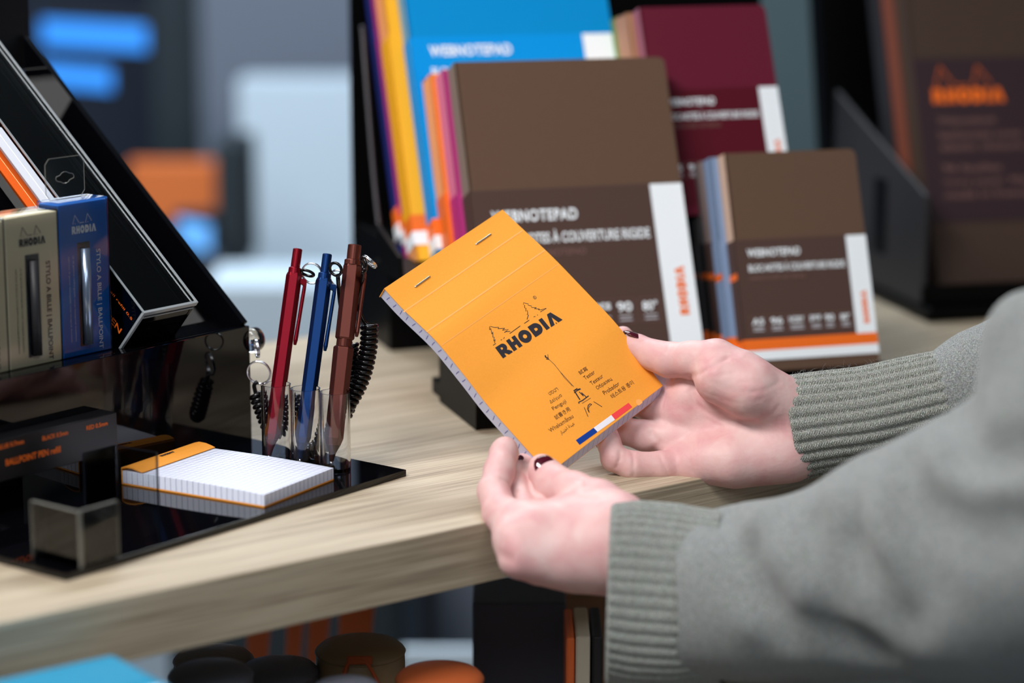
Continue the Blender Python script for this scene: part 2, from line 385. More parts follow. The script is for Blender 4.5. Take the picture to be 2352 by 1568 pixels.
# ------------------------------------------------------------------ black counter display on the left
d1 = nrm((.613, .79, 0)); d2 = nrm((-.79, .613, 0)); hh = -d2
T0 = V3(-225, 1204, 0)
def TP(a, b, z=0.): return T0+d1*a+d2*b+Z*z           # tray frame: along the front edge, towards the back, up
disp = thing('counter_display', TP(60, 70), 'glossy black acrylic counter display with tray, back panel and sloping top', 'display stand')
MB().box(TP(-6, 0, 0)-d1*2-d2*0, d1*271, d2*136, Z*4).build('base_tray', M['black'], disp, bevel=.12)
PD = 128.; PZ = 77.
MB().box(TP(-260, PD, 0), d1*523, d2*4, Z*PZ).build('back_panel', M['black'], disp, bevel=.4)
MB().box(TP(-260, 136.1, 0), d1*255, d2*180, Z*4).build('rear_base', M['black'], disp, bevel=.4)
AL = math.radians(41); sl = nrm(d2*math.cos(AL)+Z*math.sin(AL)); sn = nrm(hh*math.sin(AL)+Z*math.cos(AL))
def BP(a, s, t=0.): return TP(a, PD-1, PZ)+sl*s+sn*t   # board frame: along d1, up the slope, off the board
MB().box(BP(-260, 16, -27), d1*519, sl*246, sn*5).build('sloping_board', M['black'], disp, bevel=.4)
MB().box(TP(-260, PD+4.2, PZ-4), d1*516, d2*34, Z*4).build('front_ledge', M['black'], disp, bevel=.4)
MB().prism([TP(258.5, PD+4.2, 4), TP(258.5, PD+198, 4), BP(258.5, 262, 0), BP(258.5, 3.5, 0), TP(258.5, PD+4.2, PZ)], d1*4.5).build('end_panel', M['black'], disp)
MB().box(TP(-260, PD+199, PZ+150), d1*526, d2*5, Z*140).build('header_panel', M['black_matt'], disp, bevel=.4)
# a narrow pocket for refills on the panel, with orange lettering
pk = MB(); pn = hh; A_ = onpl(0, 1010, TP(0, PD-14), hh); B_ = onpl(268, 946, TP(0, PD-14), hh)
pw = (B_-A_); pw[2] = 0; pw = nrm(pw); wid = 90.; ztop = B_[2]; Bx = B_
pk.box(Bx-pw*150+Z*(-24), pw*150, -hh*13.8, Z*24)
pocket = pk.build('refill_pocket', M['black_matt'], disp, bevel=.5)
tx = MB(); fpk = lambda u, v: Bx+pw*u+Z*v+hh*.25
for s, x0, y0, x1, hgt in (('BLUE 0.7mm', -6, 1033, 55, 2.6), ('BLACK 0.5mm', 97, 1012, 156, 2.6), ('RED 0.5mm', 198, 988, 247, 2.6), ('BALLPOINT PEN refill', 13, 1070, 140, 3.8)):
    a = onpl(x0, y0, Bx, hh); b = onpl(x1, y0, Bx, hh); ua = (a-Bx)@pw; ub = (b-Bx)@pw
    put_text(tx, s, fpk, ua, max(a[2]-Bx[2], -23), width=ub-ua, height=hgt, bold=.02)
tx.build('orange_lettering', M['orangep'], disp)
# corner guard and L-shaped holder of clear acrylic
def plate(name, a, b, h, th=2.2, edge=M['edge'], side=1, parent=disp, ew=2.2, facem=None):
    a, b = np.array(a, float), np.array(b, float); w = b-a; n = nrm(np.cross(nrm(w), Z))*th*side
    o = MB().box(a, w, n, Z*h).build(name, facem or M['clear_smoke'], parent)
    wn = nrm(w); m = MB()
    m.box(a-wn*.05+Z*h, w, n, Z*.5).box(a-wn*.5, wn*.5, n, Z*h).box(b, wn*.5, n, Z*h)
    m.build('polished_edge', edge, o)
    return o
plate('corner_guard', TP(3, 2, 4), TP(3, 38, 4), 30, th=1.8)
plate('corner_guard', TP(6, 2, 4), TP(31, 2, 4), 30, th=1.8, side=-1)
q0 = onz(365, 1165, 4); q1 = onz(271, 1148, 4)
plate('pad_stop', q1, q0, 32, th=1.4, edge=M['edgedark'], facem=M['clear'])
plate('pad_stop', q1, q1-d1*24, 32, th=1.4, edge=M['edgedark'], facem=M['clear'])
# pen tubes
tubes = []
for (x, y) in ((637, 1058), (704, 1069), (771, 1078)):
    c = onz(x, y, 4); m = MB(); k = 36; r1, r0 = 9.2, 8.2; V = []; 
    prof = [(0, r1), (48, r1), (48, r0), (2, r0)]
    V = [c+V3(r*math.cos(2*math.pi*j/k), r*math.sin(2*math.pi*j/k), h) for h, r in prof for j in range(k)]
    F = [((i*k+j), (i*k+(j+1) % k), ((i+1)*k+(j+1) % k), ((i+1)*k+j)) for i in range(3) for j in range(k)]+[tuple(range(k))[::-1], tuple(3*k+j for j in range(k))]
    m.add(V, F); o = m.build('pen_tube', M['glass'], disp, smooth=True)
    e = o.modifiers.new('es', 'EDGE_SPLIT'); tubes.append(c)
# clear anchor knob on the panel's end
kb = TP(263, PD+2, PZ-10); MB().lathe(kb-d1*1, d1, [(0, 7), (3, 8), (9, 7.6), (11, 5)], 20).build('anchor_knob', M['glass'], disp, smooth=True)

# ------------------------------------------------------------------ pens in the tubes
def pen(name, tip, top, col, label, group, R_=5.0, Rb=2.9, Lb=12, joint=None, clip_len=41, dark=False):
    tip, top = np.array(tip, float), np.array(top, float); ax = nrm(top-tip); L = np.linalg.norm(top-tip)
    pm = mat(name+'_metal_'+label.split()[0], col, .36, metal=.75, spec=.5)
    p = thing(name, tip, label, 'pen', group)
    m = MB()
    if joint:
        J = L*joint
        m.lathe(tip, ax, [(13, R_*.78), (17, R_*1.0), (J-3, R_*1.08), (J-2, R_*.9)], 6).lathe(tip, ax, [(J+2, R_*.9), (J+3, R_*1.02), (L-Lb-4, R_*.98), (L-Lb-2, R_*.86)], 6)
        m.lathe(tip, ax, [(J-3, R_*.82), (J+3, R_*.82)], 20); m.lathe(tip, ax, [(L-Lb-3, R_*.9), (L-Lb, R_*.9), (L-Lb+.5, Rb)], 20)
    else:
        m.lathe(tip, ax, [(12, R_*.74), (16, R_*.98), (L-Lb-5, R_), (L-Lb-3, R_*.86)], 6)
        m.lathe(tip, ax, [(L-Lb-4, R_*.8), (L-Lb, R_*.78), (L-Lb+.4, Rb)], 20)
    m.build('barrel', pm, p, bevel=.25)
    MB().lathe(tip, ax, [(3, 1.3), (8, 2.2), (12.5, R_*.72), (13, R_*.78)], 20).build('nose_cone', pm, p, smooth=True)
    MB().lathe(tip, ax, [(0, .35), (3.2, .9)], 12).build('writing_tip', M['steel'], p, smooth=True)
    MB().lathe(tip, ax, [(L-Lb, Rb), (L-.5, Rb), (L, Rb-.4)], 24).build('push_button', pm, p)
    side = nrm(V3(1, .15, 0)-ax*(V3(1, .15, 0)@ax)); bk = np.cross(ax, side)
    a = tip+ax*(L-Lb-6); m = MB(); w = 1.5
    m.prism([a+side*(R_-1)-bk*w, a+side*(R_+2.6)-bk*w, a+side*(R_+3.2)-ax*1.5-bk*w, a+side*(R_+3.0)-ax*5-bk*w, a+side*(R_-1)-ax*3-bk*w], bk*2*w)
    m.tube([a+side*(R_+2.2)-ax*1.2, a+side*(R_+2.2)-ax*6, a+side*(R_+1.7)-ax*(clip_len*.6), a+side*(R_+1.3)-ax*(clip_len-3), a+side*(R_+1.2)-ax*clip_len], [1.1, 1.15, 1.15, 1.35, .9], 12)
    m.build('clip', pm, p, bevel=.3)
    return p
td = [(c-Cc)@cF for c in tubes]
G = 'tester pens in the clear tubes'
pen('ballpoint_pen', at(617, 1056, td[0]-4), at(684, 571, td[0]+8), (124, 6, 28), 'crimson hexagonal pen, leaning in the leftmost clear tube', G)
pen('ballpoint_pen', at(688, 1064, td[1]-4), at(752, 583, td[1]+8), (10, 50, 104), 'deep blue hexagonal pen in the middle clear tube', G)
pen('ballpoint_pen', at(760, 1070, td[2]-4), at(815, 562, td[2]+8), (98, 50, 42), 'thicker brown hexagonal pen with a ringed joint, in the rightmost tube', G, R_=5.8, Rb=4.1, Lb=9.5, joint=.555, clip_len=40)

# coiled tethers and split rings
def coil(path, R_, r, pitch):
    C_ = catmull(path, 30); seg = np.linalg.norm(np.diff(C_, axis=0), axis=1); s = np.concatenate([[0], np.cumsum(seg)]); L = s[-1]
    n = int(L/pitch*14); u = np.linspace(0, L, n); P = np.stack([np.interp(u, s, C_[:, i]) for i in range(3)], 1)
    T = np.gradient(P, axis=0); T /= np.linalg.norm(T, axis=1)[:, None]; a = nrm(np.cross(T[0], [0, 1, 0.3])); out = []
    for i in range(n):
        a = nrm(a-T[i]*(a@T[i])); b = np.cross(T[i], a); t = 2*math.pi*u[i]/pitch; out.append(P[i]+R_*(a*math.cos(t)+b*math.sin(t)))
    return out
def ring(mb, c, R_, n, r=.55, turns=1):
    n = nrm(n); a = nrm(np.cross(n, [.1, .2, 1])); b = np.cross(n, a)
    mb.tube([np.array(c)+R_*(a*math.cos(t)+b*math.sin(t)) for t in np.linspace(0, 2*math.pi, 36, endpoint=False)], r, 8, closed=True)
def tether(label, path, rings, R_=3.6, straight=None, loop=None):
    t = thing('coiled_tether', path[-1], label, 'cord', 'coiled tethers of the tester pens')
    MB().tube(coil(path, R_, 1.25, 3.1), 1.5, 8).build('coiled_cord', M['cordm'], t, smooth=True)
    if loop is not None:
        m = MB(); ring(m, loop[0], loop[1], loop[2], .95); m.build('cord_loop', M['cordm'], t, smooth=True)
    if straight is not None: MB().tube(catmull(straight, 8), 1.3, 8).build('cord_end', M['cordm'], t, smooth=True)
    for c, r, n in rings:
        m = MB(); ring(m, c, r, n); ring(m, np.array(c)+nrm(n)*.9, r, n); m.build('split_ring', M['steel'], t, smooth=True)
D3 = td[2]+16
tether('shiny black coiled cord rising highest, just right of the brown pen', [at(848, 748, D3), at(846, 800, D3), at(832, 862, D3), at(806, 915, D3), at(770, 965, D3+4), at(742, 1010, D3+6)],
       [(at(848, 602, D3-4), 5, (.5, .3, .55))], R_=4.3, loop=(at(836, 606, D3-20), 4.2, (1, .35, .1)), straight=[at(834, 622, D3-18), at(828, 660, D3-6), at(822, 700, D3), at(836, 738, D3), at(848, 748, D3)])
tether('black coiled cord hanging directly behind the brown pen', [at(806, 790, D3+4), at(804, 850, D3+6), at(800, 930, D3+10), at(765, 990, D3+10), at(725, 1030, D3+8), at(690, 1042, D3+8)],
       [(at(776, 640, D3), 5.4, (.3, .9, .2))], R_=3.8, loop=(at(771, 618, D3-22), 4.0, (.5, 1, .2)), straight=[at(776, 632, D3-16), at(778, 660, D3-4), at(782, 700, D3+4), at(795, 760, D3+4), at(806, 790, D3+4)])
D1 = td[0]+22
tether('black cord bunched behind the leftmost tube, hung from chrome rings', [at(588, 905, D1), at(604, 950, D1), at(622, 985, D1), at(655, 985, D1), at(672, 940, D1+2), at(668, 905, D1+4)],
       [(at(594, 856, D1), 7.4, (.2, 1, .15)), (at(588, 800, D1), 5.6, (1, .3, .1)), (at(716, 628, D1-14), 6.4, (.25, 1, .1))], R_=3.4, loop=(at(706, 627, D1-32), 4.0, (.3, .6, .9)), straight=[at(588, 905, D1), at(584, 885, D1), at(592, 876, D1)])

# ------------------------------------------------------------------ little writing pad on the tray
def desk_pad():
    a = onz(282, 1112, 4.2); b = onz(607, 1165, 4.2); l = b-a; Lp = np.linalg.norm(l); l = nrm(l); w = nrm(np.cross(Z, l)); w = w if w@d1 > 0 else -w
    Wp = 70.; Hp = 8.2
    t = thing('writing_pad', a, 'open squared writing pad lying on the black tray, orange cover folded back', 'notepad')
    def S(u, v, z): return a+l*u+w*v+Z*z
    nu, nv = 24, 16; V = []; F = []
    def top(u, v): return Hp+.9*math.sin(math.pi*u/Lp)*.6-.8*(u/Lp)**3
    for i in range(nu+1):
        for j in range(nv+1): V.append(S(Lp*i/nu, Wp*j/nv, top(Lp*i/nu, Wp*j/nv)))
    for i in range(nu):
        for j in range(nv): q = i*(nv+1)+j; F.append((q, q+nv+1, q+nv+2, q+1))
    n0 = len(V); rim = [(i, 0) for i in range(nu+1)]+[(nu, j) for j in range(1, nv+1)]+[(i, nv) for i in range(nu-1, -1, -1)]+[(0, j) for j in range(nv-1, 0, -1)]
    for i, j in rim: V.append(S(Lp*i/nu, Wp*j/nv, .9))
    k = len(rim)
    for i in range(k): p = rim[i]; q = rim[(i+1) % k]; F.append((p[0]*(nv+1)+p[1], n0+i, n0+(i+1) % k, q[0]*(nv+1)+q[1]))
    F.append(tuple(range(n0, n0+k))[::-1])
    pg = mesh_obj('page_block', V, F, M['paper'], t)
    g = MB(); g2 = MB()
    st = 4.05
    for i in range(1, int(Lp/st)+1):
        u = i*st-1
        if u >= Lp: break
        put_stroke(g, [(u, v) for v in np.linspace(.3, Wp-.3, 9)], lambda p, q: S(p, q, top(p, q)+.08), .28)
        put_stroke(g2, [(u+random.uniform(-.1, .1), z) for z in np.linspace(1, top(u, 0), 5)], lambda p, q: S(p, -.06, q), .3)
    for j in range(1, int(Wp/st)+1):
        v = j*st-1
        if v >= Wp: break
        put_stroke(g, [(u, v) for u in np.linspace(.3, Lp-.3, 13)], lambda p, q: S(p, q, top(p, q)+.09), .28)
        put_stroke(g2, [(v, z) for z in np.linspace(1, top(Lp, 0), 4)], lambda p, q: S(Lp+.06, p, q), .3)
    g.build('printed_squares', M['gridgrey'], pg); g2.build('printed_squares', M['grid_dark'], pg)
    c = MB(); c.box(S(-1, 0, 0), l*(Lp+1), w*Wp, Z*.8)
    c.box(S(-1, 0, 0), l*1, w*Wp, Z*(Hp+.6))
    # folded flap rolled over the head
    prof = [(-1, Hp+.2), (-.6, Hp+2.0), (3, Hp+3.0), (8, Hp+2.8), (12, Hp+1.9), (15, Hp+1.0), (15, Hp+.6), (11, Hp+1.4), (7, Hp+2.2), (3, Hp+2.2), (0, Hp+1.2)]
    c.prism([S(u, -.3, z) for u, z in prof], w*(Wp+.6))
    cv = c.build('orange_cover', M['orange'], t)
    lg = MB(); put_logo(lg, lambda p, q: S(4+q, Wp*.42+p, Hp+3.2), 0, 0, 13, 2.4); lg.build('printed_logo', M['ink'], cv)
desk_pad()

# ------------------------------------------------------------------ boxed pens standing on the ledge
M['beige'] = mat('beige_card', (238, 228, 196), .5); M['bluebox'] = mat('blue_card', (8, 108, 200), .4); M['window'] = mat('dark_window', (22, 22, 34), .08); M['silverpen'] = mat('silver_blue_barrel', (150, 166, 190), .25, metal=.8)
def pen_box(label, xl, xr, ytop, ybot, col, ink, penm):
    Pp = TP(0, PD+14, 0)
    a = onpl(xl, ybot, Pp, hh); b = onpl(xr, ybot-(xr-xl)*.235, Pp, hh); zb = PZ+.2
    w = b-a; w[2] = 0; W_ = np.linalg.norm(w); w = nrm(w); a = V3(a[0], a[1], zb)
    tp = onpl(xl, ytop, Pp, hh); H_ = tp[2]-zb; Dp = 17
    t = thing('pen_box', a, label, 'box', 'boxed pens on the ledge of the black display')
    m = MB(); m.box(a-hh*.0, w*W_, -hh*Dp, Z*H_); cb = m.build('carton', col, t, bevel=.6)
    fn = lambda u, v: a+w*u+Z*v+hh*.2
    wm = MB(); wm.add([fn(W_*.36, H_*.06), fn(W_*.62, H_*.06), fn(W_*.62, H_*.74), fn(W_*.36, H_*.74)], [(0, 1, 2, 3)]); wm.build('window_panel', M['window'], t)
    pn_ = MB(); pn_.tube([a+w*W_*.50+Z*H_*.07+hh*1.2, a+w*W_*.50+Z*H_*.70+hh*1.2], W_*.075, 14); pn_.build('pen_barrel', penm, t, smooth=True)
    p = MB(); put_logo(p, lambda u, v: fn(u, v)+hh*.1, W_*.26, H_*.80, W_*.5, H_*.05); put_trees(p, lambda u, v: fn(u, v)+hh*.1, W_*.26, H_*.86, W_*.5, w=.35)
    put_text(p, 'STYLO A BILLE | BALLPOINT', lambda u, v: fn(W_*.72+v, H_*.68-u)+hh*.1, 0, 0, width=H_*.66, height=W_*.11, bold=.012)
    for k_ in range(2):
        put_text(p, 'stylo haut de gamme rechargeable corps hexagonal aluminium'[k_*8:], lambda u, v: fn(W_*(.16+.09*k_)+v, H_*.66-u)+hh*.1, 0, 0, width=H_*.56, height=W_*.035)
    p.build('printed_lettering', ink, t)
    m = MB(); e = .7; m.box(a-w*e+hh*e, w*(W_+2*e), -hh*(Dp+2*e), Z*(H_+1.4)); m.build('clear_sleeve', M['clear'], t, bevel=.8)
    return a, w, W_, H_
pen_box('beige carton of a boxed ballpoint pen, left of the blue one', 24, 143, 500, 860, M['beige'], M['ink'], M['charc'])
bb = pen_box('blue carton of a boxed ballpoint pen, right of the beige one', 146, 256, 470, 832, M['bluebox'], M['white'], M['silverpen'])
pen_box('pale beige carton at the very left edge, mostly out of view', -95, 21, 522, 886, M['beige'], M['ink'], M['charc'])
# hanging tab of the blue box
a, w, W_, H_ = bb
ht = MB(); c0 = a+w*2+Z*(H_+1.6)-hh*12; o_ = [(0, 0), (30, 0), (30, 22), (28, 24), (4, 24), (0, 21)]
ctr = (15, 12); hole = [(15+7*math.cos(t)*(1 if abs(math.sin(t)) < .5 else .6), 12+3.4*math.sin(t)) for t in np.linspace(0, 2*math.pi, 24, endpoint=False)]
outer = []
for t in np.linspace(0, 2*math.pi, 24, endpoint=False):
    dx, dy = math.cos(t), math.sin(t); s = min(15/abs(dx) if abs(dx) > 1e-6 else 1e9, 12/abs(dy) if abs(dy) > 1e-6 else 1e9); outer.append((15+dx*s, 12+dy*s))
v, f = ring2d(outer, hole); ht.add([c0+w*p+Z*q for p, q in v], f)
bx = [o for o in bpy.data.objects if o.name.startswith('pen_box') and 'blue carton' in o.get('label', '')][0]
tabo = ht.build('hang_tab', M['clear'], bx)
ed = MB(); ed.tube([c0+w*p+Z*q for p, q in hole], .22, 5, closed=True).tube([c0+w*p+Z*q for p, q in outer], .22, 5, closed=True); ed.build('tab_edge', M['edge'], tabo)

# clear pen case lying on the slope
CT = -10.; Ac = onpl(455, 693, BP(0, 0, 34+CT), sn); Bc = onpl(330, 716, BP(0, 0, 34+CT), sn)
def bcoord(P): q = P-BP(0, 0, 0); return q@d1, q@sl, q@sn
aA, sA, _ = bcoord(Ac); aB, sB, _ = bcoord(Bc); s0 = (sA+sB)/2; wC = aA-aB
case = thing('pen_case', BP(aB, s0, 0), 'long clear acrylic case lying on the black slope, empty lower end nearest', 'case')
sh = MB(); Lc = 240-s0
for o_, a_, b_, c_ in (((aB, s0, 31), d1*wC, sl*Lc, sn*2.4), ((aB, s0, 1), d1*2.4, sl*Lc, sn*30), ((aA-2.4, s0, 1), d1*2.4, sl*Lc, sn*30)):
    sh.box(BP(o_[0], o_[1], o_[2]+CT), a_, b_, c_)
sh.build('clear_shell', M['clear_smoke'], case)
MB().box(BP(aB+2.5, s0+.2, 1+CT), d1*(wC-5), sl*2.4, sn*29.9).build('end_wall', M['black'], case)
MB().box(BP(aB+2.5, s0+3, 1+CT), d1*(wC-5), sl*(Lc-6), sn*1.5).build('dark_liner', M['black_matt'], case)
em = MB()
for o_, a_, b_, c_ in (((aB-.2, s0-.5, 30.8), d1*(wC+.4), sl*1.6, sn*3.0), ((aA-1.2, s0, 33.4), d1*1.4, sl*Lc, sn*.5), ((aB-.2, s0, 33.2), d1*1.4, sl*Lc, sn*.5), ((aA-4.6, s0, 33.4), d1*.6, sl*Lc, sn*.4), ((aB+2, s0-.6, 28.4), d1*(wC-3), sl*.8, sn*.7), ((aB-.3, s0-.5, 0.6), d1*2.2, sl*1.6, sn*31), ((aB+12, s0+3, 2.6), d1*.9, sl*Lc*.5, sn*.6)):
    em.box(BP(o_[0], o_[1], o_[2]+CT), a_, b_, c_)
M['cedge'] = mat('frosty_acrylic_edge', (150, 156, 160), .12, coat=.6); em.build('polished_edge', M['cedge'], case)
tt = MB(); put_text(tt, 'BALLPOINT PEN', lambda u, v: BP(aB-.4, s0+6+62-u, 8+v+CT), 0, 0, width=62, height=4.2, bold=.015)
put_text(tt, 'recharge rollerball refill 0.5', lambda u, v: BP(aB-.4, s0+4+58-u, 22+v+CT), 0, 0, width=58, height=2.0)
tt.build('orange_lettering', M['orangep'], case)
MB().box(BP(aB+4, s0+14, -21.9), d1*(wC-8), sl*10, sn*(22+CT)).build('case_rest', M['black'], disp)
# pens lying up the slope
M['whitepen'] = mat('white_barrel', (206, 210, 220), .3); M['orangepen'] = mat('orange_barrel', (232, 96, 20), .3, metal=.2); M['blackpen'] = mat('dark_barrel', (92, 96, 100), .35)
def slope_pen(x, y, t, m_, r, label, clip=True, y2=None):
    P = onpl(x, y, BP(0, 0, t), sn); a_, s_, _ = bcoord(P)
    th_ = thing('cased_pen', BP(a_, s_-30, t), label, 'pen', 'boxed pens lying up the slope')
    m = MB(); m.lathe(BP(a_, s_-30, t), sl, [(0, r*.7), (6, r), (86, r)], 6); m.lathe(BP(a_, s_-30, t), sl, [(86, r*.86), (90, r*.86)], 16); m.lathe(BP(a_, s_-30, t), sl, [(90, r*1.05), (135, r), (138, r*.6)], 6); m.build('barrel', m_, th_, bevel=.3)
    MB().box(BP(a_-1.4, s_+64, t+r+1), d1*2.8, sl*32, sn*1).build('clip', m_, th_, bevel=.3)
slope_pen(150, 430, 9, M['blackpen'], 5.0, 'dark grey hexagonal pen lying highest inside the clear case')
slope_pen(104, 455, 26, M['whitepen'], 4.6, 'white pen lying on the slope between dark and orange pens')
slope_pen(62, 452, 12, M['orangepen'], 4.8, 'orange pen lying on the slope left of the white pen')

# ------------------------------------------------------------------ held orange notepad
HT = V3(-76, 1420, 113); hx = nrm((.67, .651, .356)); hy = nrm((.66, -.303, -.687)); hn = nrm((.339, -.696, .633)); HW, HL, HTK = 105., 148., 9.5
Lv, Lh = [0, 16, 34, 46, 75, 92, 135, 148], [0, .2, 3, 4.6, 2, -.6, -.4, 0]; Rv, Rh = [0, 18, 38, 50, 98, 110, 148], [0, 2.2, 5, 6, 8, 7, 0]
def smoothi(x, xs, ys):
    return float(sum(np.interp(np.clip(x+o, xs[0], xs[-1]), xs, ys) for o in (-6, -3, 0, 3, 6))/5)
_lh = [smoothi(v, Lv, Lh) for v in range(149)]; _rh = [smoothi(v, Rv, Rh) for v in range(149)]
def hbump(u, v):
    k = np.clip(u/HW, 0, 1); k = k*k*(3-2*k); i = np.clip(v, 0, 147.99); return (1-k)*np.interp(i, range(149), _lh)+k*np.interp(i, range(149), _rh)
def HP(u, v, t=0.): return HT+hx*u+hy*v+hn*(hbump(u, v)+t)
def hpix(x, y):
    P = onpl(x, y, HT, hn)
    for _ in range(4):
        q = P-HT; u, v = q@hx, q@hy; P = onpl(x, y, HT+hn*hbump(u, v), hn)
    q = P-HT; return q@hx, q@hy
def slab(u0, u1, v0, v1, t0, t1, nu=14, nv=40):
    V = []; F = []
    for t in (t1, t0):
        for i in range(nu+1):
            for j in range(nv+1): V.append(HP(u0+(u1-u0)*i/nu, v0+(v1-v0)*j/nv+2.9*(-min(t, 0)/HTK)*((v0+(v1-v0)*j/nv)/HL)**2, t))
    N_ = (nu+1)*(nv+1)
    for i in range(nu):
        for j in range(nv):
            q = i*(nv+1)+j; F += [(q, q+1, q+nv+2, q+nv+1), (N_+q, N_+q+nv+1, N_+q+nv+2, N_+q+1)]
    rim = [(i, 0) for i in range(nu+1)]+[(nu, j) for j in range(1, nv+1)]+[(i, nv) for i in range(nu-1, -1, -1)]+[(0, j) for j in range(nv-1, 0, -1)]
    for a_, b_ in zip(rim, rim[1:]+rim[:1]):
        p, q = a_[0]*(nv+1)+a_[1], b_[0]*(nv+1)+b_[1]; F.append((p, q, N_+q, N_+p))
    return V, F
pad = thing('notepad', HP(HW/2, HL/2, -HTK/2), 'bright orange stapled notepad held up in both hands', 'notepad')
m = MB(); m.add(*slab(0, HW, 0, HL, -.35, 0)); m.add(*slab(.9, HW, 0, HL-.2, -HTK-.4, -HTK, 8, 20)); m.add(*slab(0, HW, -.5, .0, -HTK-.4, 0, 8, 1))
cover = m.build('cover', M['orange'], pad); cover['label'] = 'orange card cover'
pgs = MB(); pgs.add(*slab(.5, HW-.4, .2, HL-.2, -HTK, -.36)); pages = pgs.build('page_block', M['paper_shaded'], pad); pages['label'] = 'white squared pages seen from the edge'
g = MB()
for k in range(1, 33):
    v = k*5.6
    if v > HL-1: break
    put_stroke(g, [(v+.35*math.sin(t*.55+k*1.7)+.12*t, t) for t in np.linspace(-HTK+2.6, -2.6, 7)], lambda p, q: HP(.40, p+2.9*(-q/HTK)*(p/HL)**2, q), .42)
for k in range(1, 23):
    put_stroke(g, [(k*4.6, t) for t in np.linspace(-HTK+.5, -.8, 3)], lambda p, q: HP(p, HL-.14+2.9*(-q/HTK), q), .2)
g.build('printed_squares', M['violet'], pages)
put = MB(); put.add(*slab(0, HW, HL-.3, HL+.0, -.7, -.36, 14, 1)); put.build('white_board_edge', M['flagw'], pad)
# creases
cr = MB()
for (x0, y0, x1, y1, w_) in ((927, 716, 1200, 529, .9), (980, 762, 1252, 574, .9), (1014, 793, 1282, 607, .45)):
    a_, b_ = hpix(x0, y0), hpix(x1, y1)
    put_stroke(cr, [np.array(a_)+(np.array(b_)-a_)*t for t in np.linspace(0, 1, 12)], lambda p, q: HP(p, q, .09), w_)
cr.build('fold_crease', M['crease'], cover)
for (x0, y0, x1, y1) in ((1092, 562, 1128, 537), (952, 660, 988, 634)):
    a_, b_ = np.array(hpix(x0, y0)), np.array(hpix(x1, y1)); pth = [HP(*a_, -.5), HP(*(a_+(b_-a_)*.04), .35)]+[HP(*(a_+(b_-a_)*t), .5) for t in np.linspace(.1, .9, 6)]+[HP(*(a_+(b_-a_)*.96), .35), HP(*b_, -.5)]
    MB().tube(pth, .42, 8).build('staple', M['steel'], pad, smooth=True)
ld = MB(); LP = lambda u, v: HP(u, -v, .12)
def hp(x, y): u, v = hpix(x, y); return (u, -v)
# frame of the wordmark from its baseline in the photograph
bl0 = np.array(hp(1155, 823)); bl1 = np.array(hp(1292, 734)); wd = bl1-bl0; lw = np.linalg.norm(wd); wx = wd/lw; wy = np.array([-wx[1], wx[0]])
put_logo(ld, lambda p, q: LP(*(bl0+wx*p+wy*q)), 0, 0, lw, 8.0)
ld.build('printed_logo', M['ink'], cover)
td_ = MB()
def zz(pts, w_=.32): put_stroke(td_, [hp(1080+x/8.71, 660+y/8.71) for x, y in pts], LP, w_)
zz([(390, 778), (385, 850), (410, 820), (432, 935), (450, 890), (452, 1000), (478, 990), (468, 1075), (498, 1040), (485, 1110), (512, 1118), (455, 1158)], .38)
zz([(405, 778), (485, 800), (500, 800), (575, 798), (550, 825), (690, 815), (640, 855), (765, 840), (680, 900), (720, 880), (800, 880)], .38)
zz([(788, 922), (1000, 768)], .38)
zz([(1065, 345), (1062, 305), (1165, 330), (1150, 352), (1232, 372), (1220, 400), (1325, 403), (1280, 425), (1385, 430), (1360, 445), (1420, 445), (1522, 415), (1400, 490)], .36)
zz([(1085, 350), (1090, 412), (1112, 410), (1112, 478), (1142, 455), (1150, 520), (1135, 550), (1163, 545), (1135, 640)], .4)
zz([(1078, 720), (1180, 652)], .38); zz([(608, 1052), (635, 1042)]); zz([(665, 1025), (685, 998)]); zz([(1268, 588), (1302, 576)]); zz([(1338, 552), (1350, 548)], .5)
ct = np.array(hp(1228, 683)); put_stroke(td_, [ct+1.0*np.array([math.cos(t), math.sin(t)]) for t in np.linspace(0, 6.3, 18)], LP, .25); put_text(td_, 'R', LP, ct[0]-.45, ct[1]-.55, height=1.1)
td_.build('printed_pine_drawing', M['ink'], cover)
tw = MB()
def ez(pts, w_=.3): put_stroke(tw, [hp(1180+x/6.031, 820+y/6.031) for x, y in pts], LP, w_)
ez([(435, -25), (440, 0), (470, 10), (450, 22), (485, 28)], .9); ez([(480, 25), (560, 100), (640, 200), (720, 290), (830, 410)], .3); ez([(640, 200), (690, 275), (810, 400)], .25); ez([(470, -40), (478, 25)], .3)
ez([(825, 465), (920, 435)], .5); ez([(835, 495), (875, 465), (925, 440)], .5); ez([(840, 455), (880, 430)], .4); ez([(840, 470), (915, 590)], .8); ez([(905, 480), (965, 540), (935, 490), (1000, 550)], .6); ez([(895, 625), (950, 600), (1035, 535)], .6); ez([(905, 645), (895, 625)], .6)
ez([(945, 640), (1065, 565)], .22); ez([(975, 695), (1028, 825)], .4); ez([(1105, 615), (1222, 688)], .4); ez([(1045, 768), (1020, 720), (1030, 665), (1055, 645), (1080, 655)], .5); ez([(1045, 768), (1035, 715), (1045, 680), (1080, 655)], .3)
tw.build('printed_tower_sketch', M['ink'], cover)
wt = MB()
def words(s, x0, y0, x1, y1, h, m_=wt, bold=.0):
    a_, b_ = np.array(hp(1180+x0/6.031, 820+y0/6.031)), np.array(hp(1180+x1/6.031, 820+y1/6.031)); d_ = b_-a_; l_ = np.linalg.norm(d_); ex = d_/l_; ey = np.array([-ex[1], ex[0]])
    put_text(m_, s, lambda p, q: LP(*(a_+ex*p+ey*q)), 0, 0, width=l_, height=h, bold=bold)
